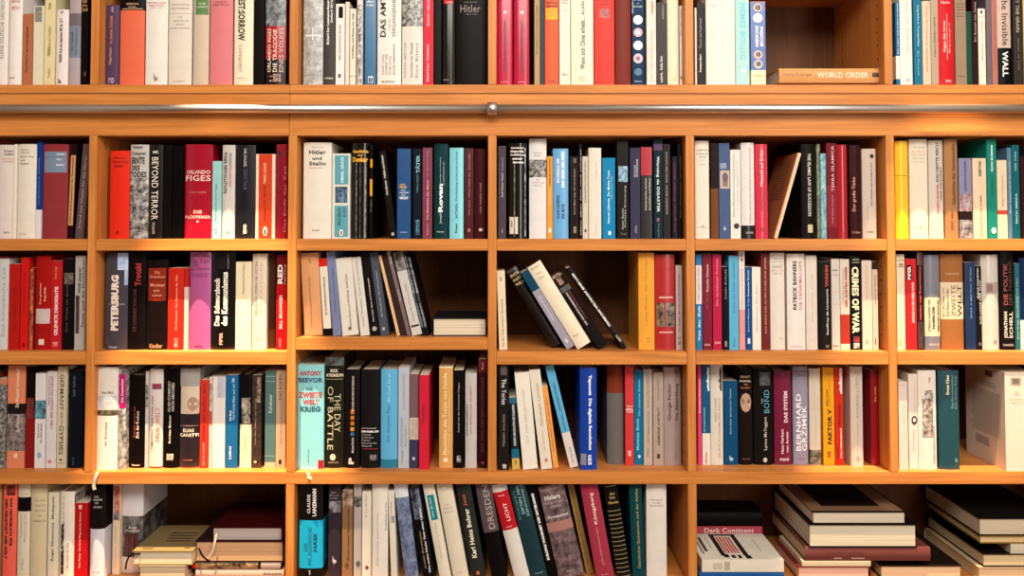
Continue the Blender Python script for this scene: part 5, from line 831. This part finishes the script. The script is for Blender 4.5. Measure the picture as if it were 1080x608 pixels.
bay(4, 1, [
 bk(315.4,340.4,504,'171314','wide black book with bright cyan band', ('b',549.4,600,'18a8d0'),('u','CLAUDE',522,542,'e4dcd8',.33,.47,.03),('u','LANZMANN',516,545,'f0e8e4',.56,.72,.05),('u','DER',573,582,'1c5c78',.2,.36,.01),('u','PATAGONISCHE',556,596,'1c5c78',.38,.54,.01),('u','HASE',563,582,'10384c',.6,.76,.03),('u','rowohlt',602,607,'c8c0bc',.4,.5), s=.015, rough=.25),
 bk(346,359.4,505,'3a3036','dark slate book with portrait photograph', ('m',529,541,.05,.98,('241c20','a8a4a8',50)),('h','Golo',519,520.6,'a89ca0',.2,.6),('h','Mann und',522,523.6,'a89ca0',.1,.8),('h','die Zeit',525,526.6,'a89ca0',.1,.7),('u','f',587,596,'c0b4b8',.35,.65)),
 bk(360.6,371.8,518,'886444','tan brown book with small picture', ('b',518,534.8,('4c3428','c8a888',70)),('u','Michael Laschens  Rassismus Reich',537,591,'3c2818',.5,.68,.01),('o',594,599,.3,.65,'5c4028')),
 bk(373,381.2,508,'b0a49e','grey paperback with photo band', ('m',524,535,0,1,('2c2828','a8a09c',80)),('o',592,598,.3,.9,'5c5450')),
 bk(381.8,391.4,519,'e4dac8','cream paperback with red dot', ('b',516,518.6,'8c2c20'),('u','Es war der Herr',522,546,'8c8070',.35,.5,.01),('o',597,601,.35,.75,'8c3c34')),
 bk(392.2,409,506,'e8e0d2','thick white book with pinkish lettering', ('u','Arthur Schnitzler',571,597,'b89c9c',.3,.42),('u','Jugend und Wien',541,569,'b87c84',.3,.42,.01),('u','Das Jahrhundert der Suche',530,560,'7ca0b8',.82,.95,.05)),
 bk(412.4,419,518,'e4dac6','slim cream paperback with blue band', ('u','Reise in die Nacht',530,552,'7c98a8',.25,.5),('m',545,552,.5,.9,('d8a050','5c8cb0',60)), lean=-3.4, vb=606, d=.11),
 bk(426.6,441,507,'8090ac','tall book with white top and blue texture', ('b',500,526,'dce0e0'), lean=-12, vb=606, mot=('4c5878','8c98b4',60), s=.02),
 bk(445.4,458.2,516,'1a1a20','black book with pale blue picture', ('m',516,549,.1,.85,('141418','8c9cb4',35)),('u','Judith Bertmann',562,601,'c8a058',.3,.45,.02),('u','Wie meine Kinder Tage eines Lebens',538,606,'ece8e4',.6,.8,.03), lean=-14.6, vb=606),
 bk(463,475.4,507,'e0d8c2','cream book with teal label', ('p',523.6,550,.22,.82,'14848c'),('u','Über die Welt',526,547,'dcecec',.35,.5,.02),('u','Revolution und Idee',553,590,'a8a08c',.4,.55), lean=-18.4, vb=606),
 bk(477,494,505,'dfd4bc','wide cream book with faint small lettering', ('h','Johano Gross',518,519.6,'a89880',.25,.75),('h','Liebe',533,534.6,'a89880',.35,.65),('h','und Einsicht',537,538.6,'a89880',.15,.85),('h','Roman',541,542.6,'a89880',.2,.85),('h','Suhrkamp',605,606.4,'a89880',.3,.7), lean=-18.4, vb=606),
 bk(496.6,512.4,507,'28302e','dark green grey book titled Jetzt', ('u','Karl Heinz Bohrer',538,590,'ece4cc',.3,.62,.03),('u','Jetzt',523,535,'c85c34',.3,.6,.01),('o',604,608,.35,.65,'c85c34'), lean=-17, vb=606, rough=.25),
 bk(518,535,507,'564a4e','purple grey book with black lower half', ('b',563,620,'1a1414'),('u','DRESDEN',514,560,'a8988c',.4,.8,.01), lean=-18, vb=606),
 bk(541.6,558.4,513,'dcd6cc','white book with red band', ('b',521,561,'b81c24'),('h','Roman',524,526,'ecc8c0',.3,.7,.01),('u','LICHT',533,552,'f0d8d0',.45,.7,.01),('h','hanser',557,558.4,'ecc8c0',.3,.7), lean=-24.6, vb=606, rnd=.8),
 bk(559,577.6,503,'123c44','dark teal book', ('d','JOHANNES',514,548,'8cb0b4',.62,.8,.01),('d','EIN NEUES',515,545,'8cb0b4',.38,.56,.02),('d','LEIPZIG',520,550,'5c8488',.15,.28),('h','Hanser',606,607.6,'8cb0b4',.3,.8), lean=-25, vb=606, rough=.28),
 bk(578,587.6,502,'151212','black paperback with bold white lettering', ('u','EUROPAS WAHRHEIT DES UNTERGANG',522,592,'ece4dc',.3,.62,.06), lean=-25.6, vb=606),
 bk(588.4,616.8,503,'5c4850','grey purple picture book', ('h','GOETZ ALY UND DIE',518,520,'b8a8a8',.1,.9,.01),('h','Hitlers',525,530,'e4dcd4',.15,.75,.02),('h','VOLKSSTAAT',532,534,'b8a8a8',.1,.85,.01),('h','ein',536,538,'b8a8a8',.3,.7),('h','Vermächtnis',546,549,'e4dcd4',.1,.9,.01),('b',553,563,'a8786c'),('h','fischer',604,606,'b8a8a8',.35,.65), lean=-23.6, vb=606, mot=('3c2c30','8c7474',60)),
 bk(617.6,624.8,505,'94703c','tan brown paperback', ('u','Die Grenzen der Vernunft und Zeit',520,596,'5c4020',.35,.6,.02), lean=-20.6, vb=600, s=.05),
 bk(628.6,647.6,503,'a03446','rose red book titled Königsberg', ('u','Königsberg',522,555,'f0d4c4',.42,.66,.02),('u','JÜRGEN MANTHEY',558,598,'dc9890',.44,.58,.0),('h','hanser',607,608.4,'dc9890',.3,.7), lean=-18.4, vb=606),
 bk(650.6,665.4,505,'1e1a16','black book ringed with thin gold lines', ('h','Alfred',521,523.6,'c8a860',.35,.7,.01),('h','Döblin',525,527.6,'c8a860',.3,.7,.01),('h','Werke',530,533,'c8a860',.15,.9,.01),*[('p',540+i*4.6,540.5+i*4.6,.02,.98,'b8a070') for i in range(16)],('p',514,514.6,.1,.9,'b8a070'), lean=-15.2, vb=606),
 bk(667.4,680.8,505,'10444a','teal green book with gold lettering', ('u','Geschichte Gemeinsinn und der Antike',516,600,'b89c50',.45,.66,.01), lean=-4.2, vb=606),
 bk(682,703.4,506,'e0d8cc','thick white book ending the row', ('h','Adolf Goethe und',527,528.4,'6c645c',.2,.8),('h','das Leben',530,531.4,'6c645c',.3,.7),('h','Eine Geschichte',533,534.4,'6c645c',.15,.85), s=.022),
], s=.02)
gB = 'books piled flat in the right bay of the bottom row'
pile(0, 0, [
 (738,827,604,.17,'17508c','blue book under the white one in the left pile', (), {'mode':'spine'}),
 (740.4,826.8,590.8,.16,'ded6c4','white paperback with black and red cover drawing on pile', (('p',752,762,.25,.8,'c8bca8'),('p',764,770,.15,.85,'b8a898')), {'mode':'spine','hard':False}),
], .02, gB)
pile(0, 0, [
(733.4,803,567,.10,'241c1c','black book beneath the pink one at back', (), {'mode':'spine'}),
 (733.6,804,556,.10,'c04c5c','pink book titled Dark Continent behind the white paperback', (('d','Dark Continent',743,795,'ecdcd4',.12,.6),), {'mode':'spine','hard':False}),
 (733.6,804,541,.09,'1a1314','black book lying on the pink one at back', (), {'mode':'spine'}),
], .187, gB)
pile(0, 0, [
 (841.6,919,598,.16,'6c2420','dark red book with pink white pages at the foot of the middle pile', (), {'mode':'edge','pages':'e4b8a0','spine':'right'}),
 (846,918.6,592.6,.16,'c8b898','thin cream book near the foot of the middle pile', (), {'mode':'spine','hard':False}),
 (849.6,981.6,578,.25,'6c3a34','broad reddish brown book across the middle pile', (('d','Die Sammlung',872,910,'4c2420',.25,.5),('p',880,888,.75,.85,'b89c8c'),('p',898,912,.75,.85,'b89c8c')), {'mode':'spine'}),
 (853.4,967,553.4,.26,'211a18','big black book with cream pages, second from pile top', (), {'mode':'fore','pages':'dccfb4'}),
 (857,955.6,540,.25,'2c1c16','thinner dark book crowning the middle pile', (), {'mode':'fore','pages':'e0d0b8'}),
], .02, gB)
pile(0, 0, [
 (929,1014.6,597,.25,'2c2018','dark book with cream pages between the two right piles', (), {'mode':'fore','pages':'dcc49c'}),
], .03, gB)
pile(0, 0, [
 (1032,1118,598.6,.25,'c8b088','cream book at the foot of the right pile', (), {'mode':'fore','pages':'d8c098'}),
 (1037,1122,584.6,.26,'1e1812','dark covered book low in the right pile', (), {'mode':'fore','pages':'dcc498'}),
 (1066,1124,573.8,.14,'b0a898','grey white paperback inside the right pile', (), {'mode':'spine','hard':False}),
 (1033.6,1120,565.6,.24,'6c5020','thin ochre edged book in the right pile', (), {'mode':'fore','pages':'e0c490'}),
 (1033,1120,547,.26,'1f1d16','thick black book on top of the right pile', (), {'mode':'fore','pages':'d8c4a8'}),
], .022, gB)
# bookmark ribbons
def PW(u, v, Y): x, z = W(u, v, Y); return (x, Y, z)
ribbon('white book with small landscape', [PW(106, 496.5, .03), PW(103.5, 498, .004), PW(101, 503, -.003), PW(99, 512, -.004), PW(100, 517, -.005)], .0075, 'b4a898')
ribbon('wide aqua book titled', [PW(322, 495, .03), PW(323.5, 498.2, .003), PW(326, 501, -.002), PW(325, 503.5, -.003), PW(329, 505, -.004)], .006, 'd0b8a0')
ribbon('tan covered book lying', [PW(150, 584, .03), PW(147, 584.6, .003), PW(138, 586, -.004), PW(134, 592, -.006), PW(132.5, 601, -.004)], .004, '1c1614')
ribbon('dark maroon book with white pages', [PW(230, 560, .04), PW(229, 561, .026), PW(226.5, 572, .018), PW(224, 582, .018), PW(218, 590, .020)], .005, 'b8a898')
ribbon('dark book with tan pages', [PW(209, 579, .035), PW(210.4, 580, .024), PW(212.6, 585, .020), PW(217, 590, .018), PW(223, 593, .02)], .004, '1c1614')
# printing on the boards one can see
cover_print('very thick white paperback', [(.30,.48,.905,.965,'6c6058')] + lines(.22,.62,.80,.86,3,'a8988c') + lines(.12,.88,.30,.76,26,'b0a090',.1) + lines(.4,.75,.17,.26,6,'6c6058',.0))
cover_print('tall white book with black initials', [(.02,.06,.83,.96,'1c1614'),(.09,.12,.83,.96,'1c1614'),(.15,.19,.83,.96,'1c1614'),(.23,.26,.83,.96,'1c1614'),(.04,.17,.94,.96,'1c1614')], 'right')
cover_print('brown book leaning right', lines(.15,.85,.45,.93,15,'6c4028',.3))
cover_print('orange yellow book titled Der', lines(.3,.85,.48,.8,16,'c07c1c',.2))
cover_print('tan covered book lying', [(.62-i*.1,.65-i*.1,.38-i*.01,.80+i*.01,'2c2014') for i in range(4)] + [(.9,.93,.12,.3,'2c2014'),(.88,.905,.82,.92,'2c2014')], 'right')
cover_print('white paperback with black and red', [(.14,.97,.27,.33,'1c1614'),(.14,.97,.55,.61,'1c1614'),(.9,.97,.27,.61,'1c1614'),(.08,.2,.30,.36,'1c1614'),(.06,.17,.39,.44,'1c1614'),(.05,.17,.47,.51,'1c1614'),(.04,.16,.56,.63,'1c1614')] + [(.24,.86,.345+i*.038,.368+i*.038,'b02c24') for i in range(5)] + [(.2,.9,.06,.075,'3c3430'),(.3,.85,.1,.14,'4c443c'),(.4,.85,.2,.21,'8c8478'),(.3,.8,.8,.81,'8c8478')])
cover_print('thinner dark book crowning', [(.0,.98,.0,.16,'7c5c44'),(.0,.98,.80,.98,'8c6c50'),(.85,.98,.16,.8,'7c5c44'),(.2,.5,.3,.7,'0c0808')], 'right')
print('BOOKS', COUNT)
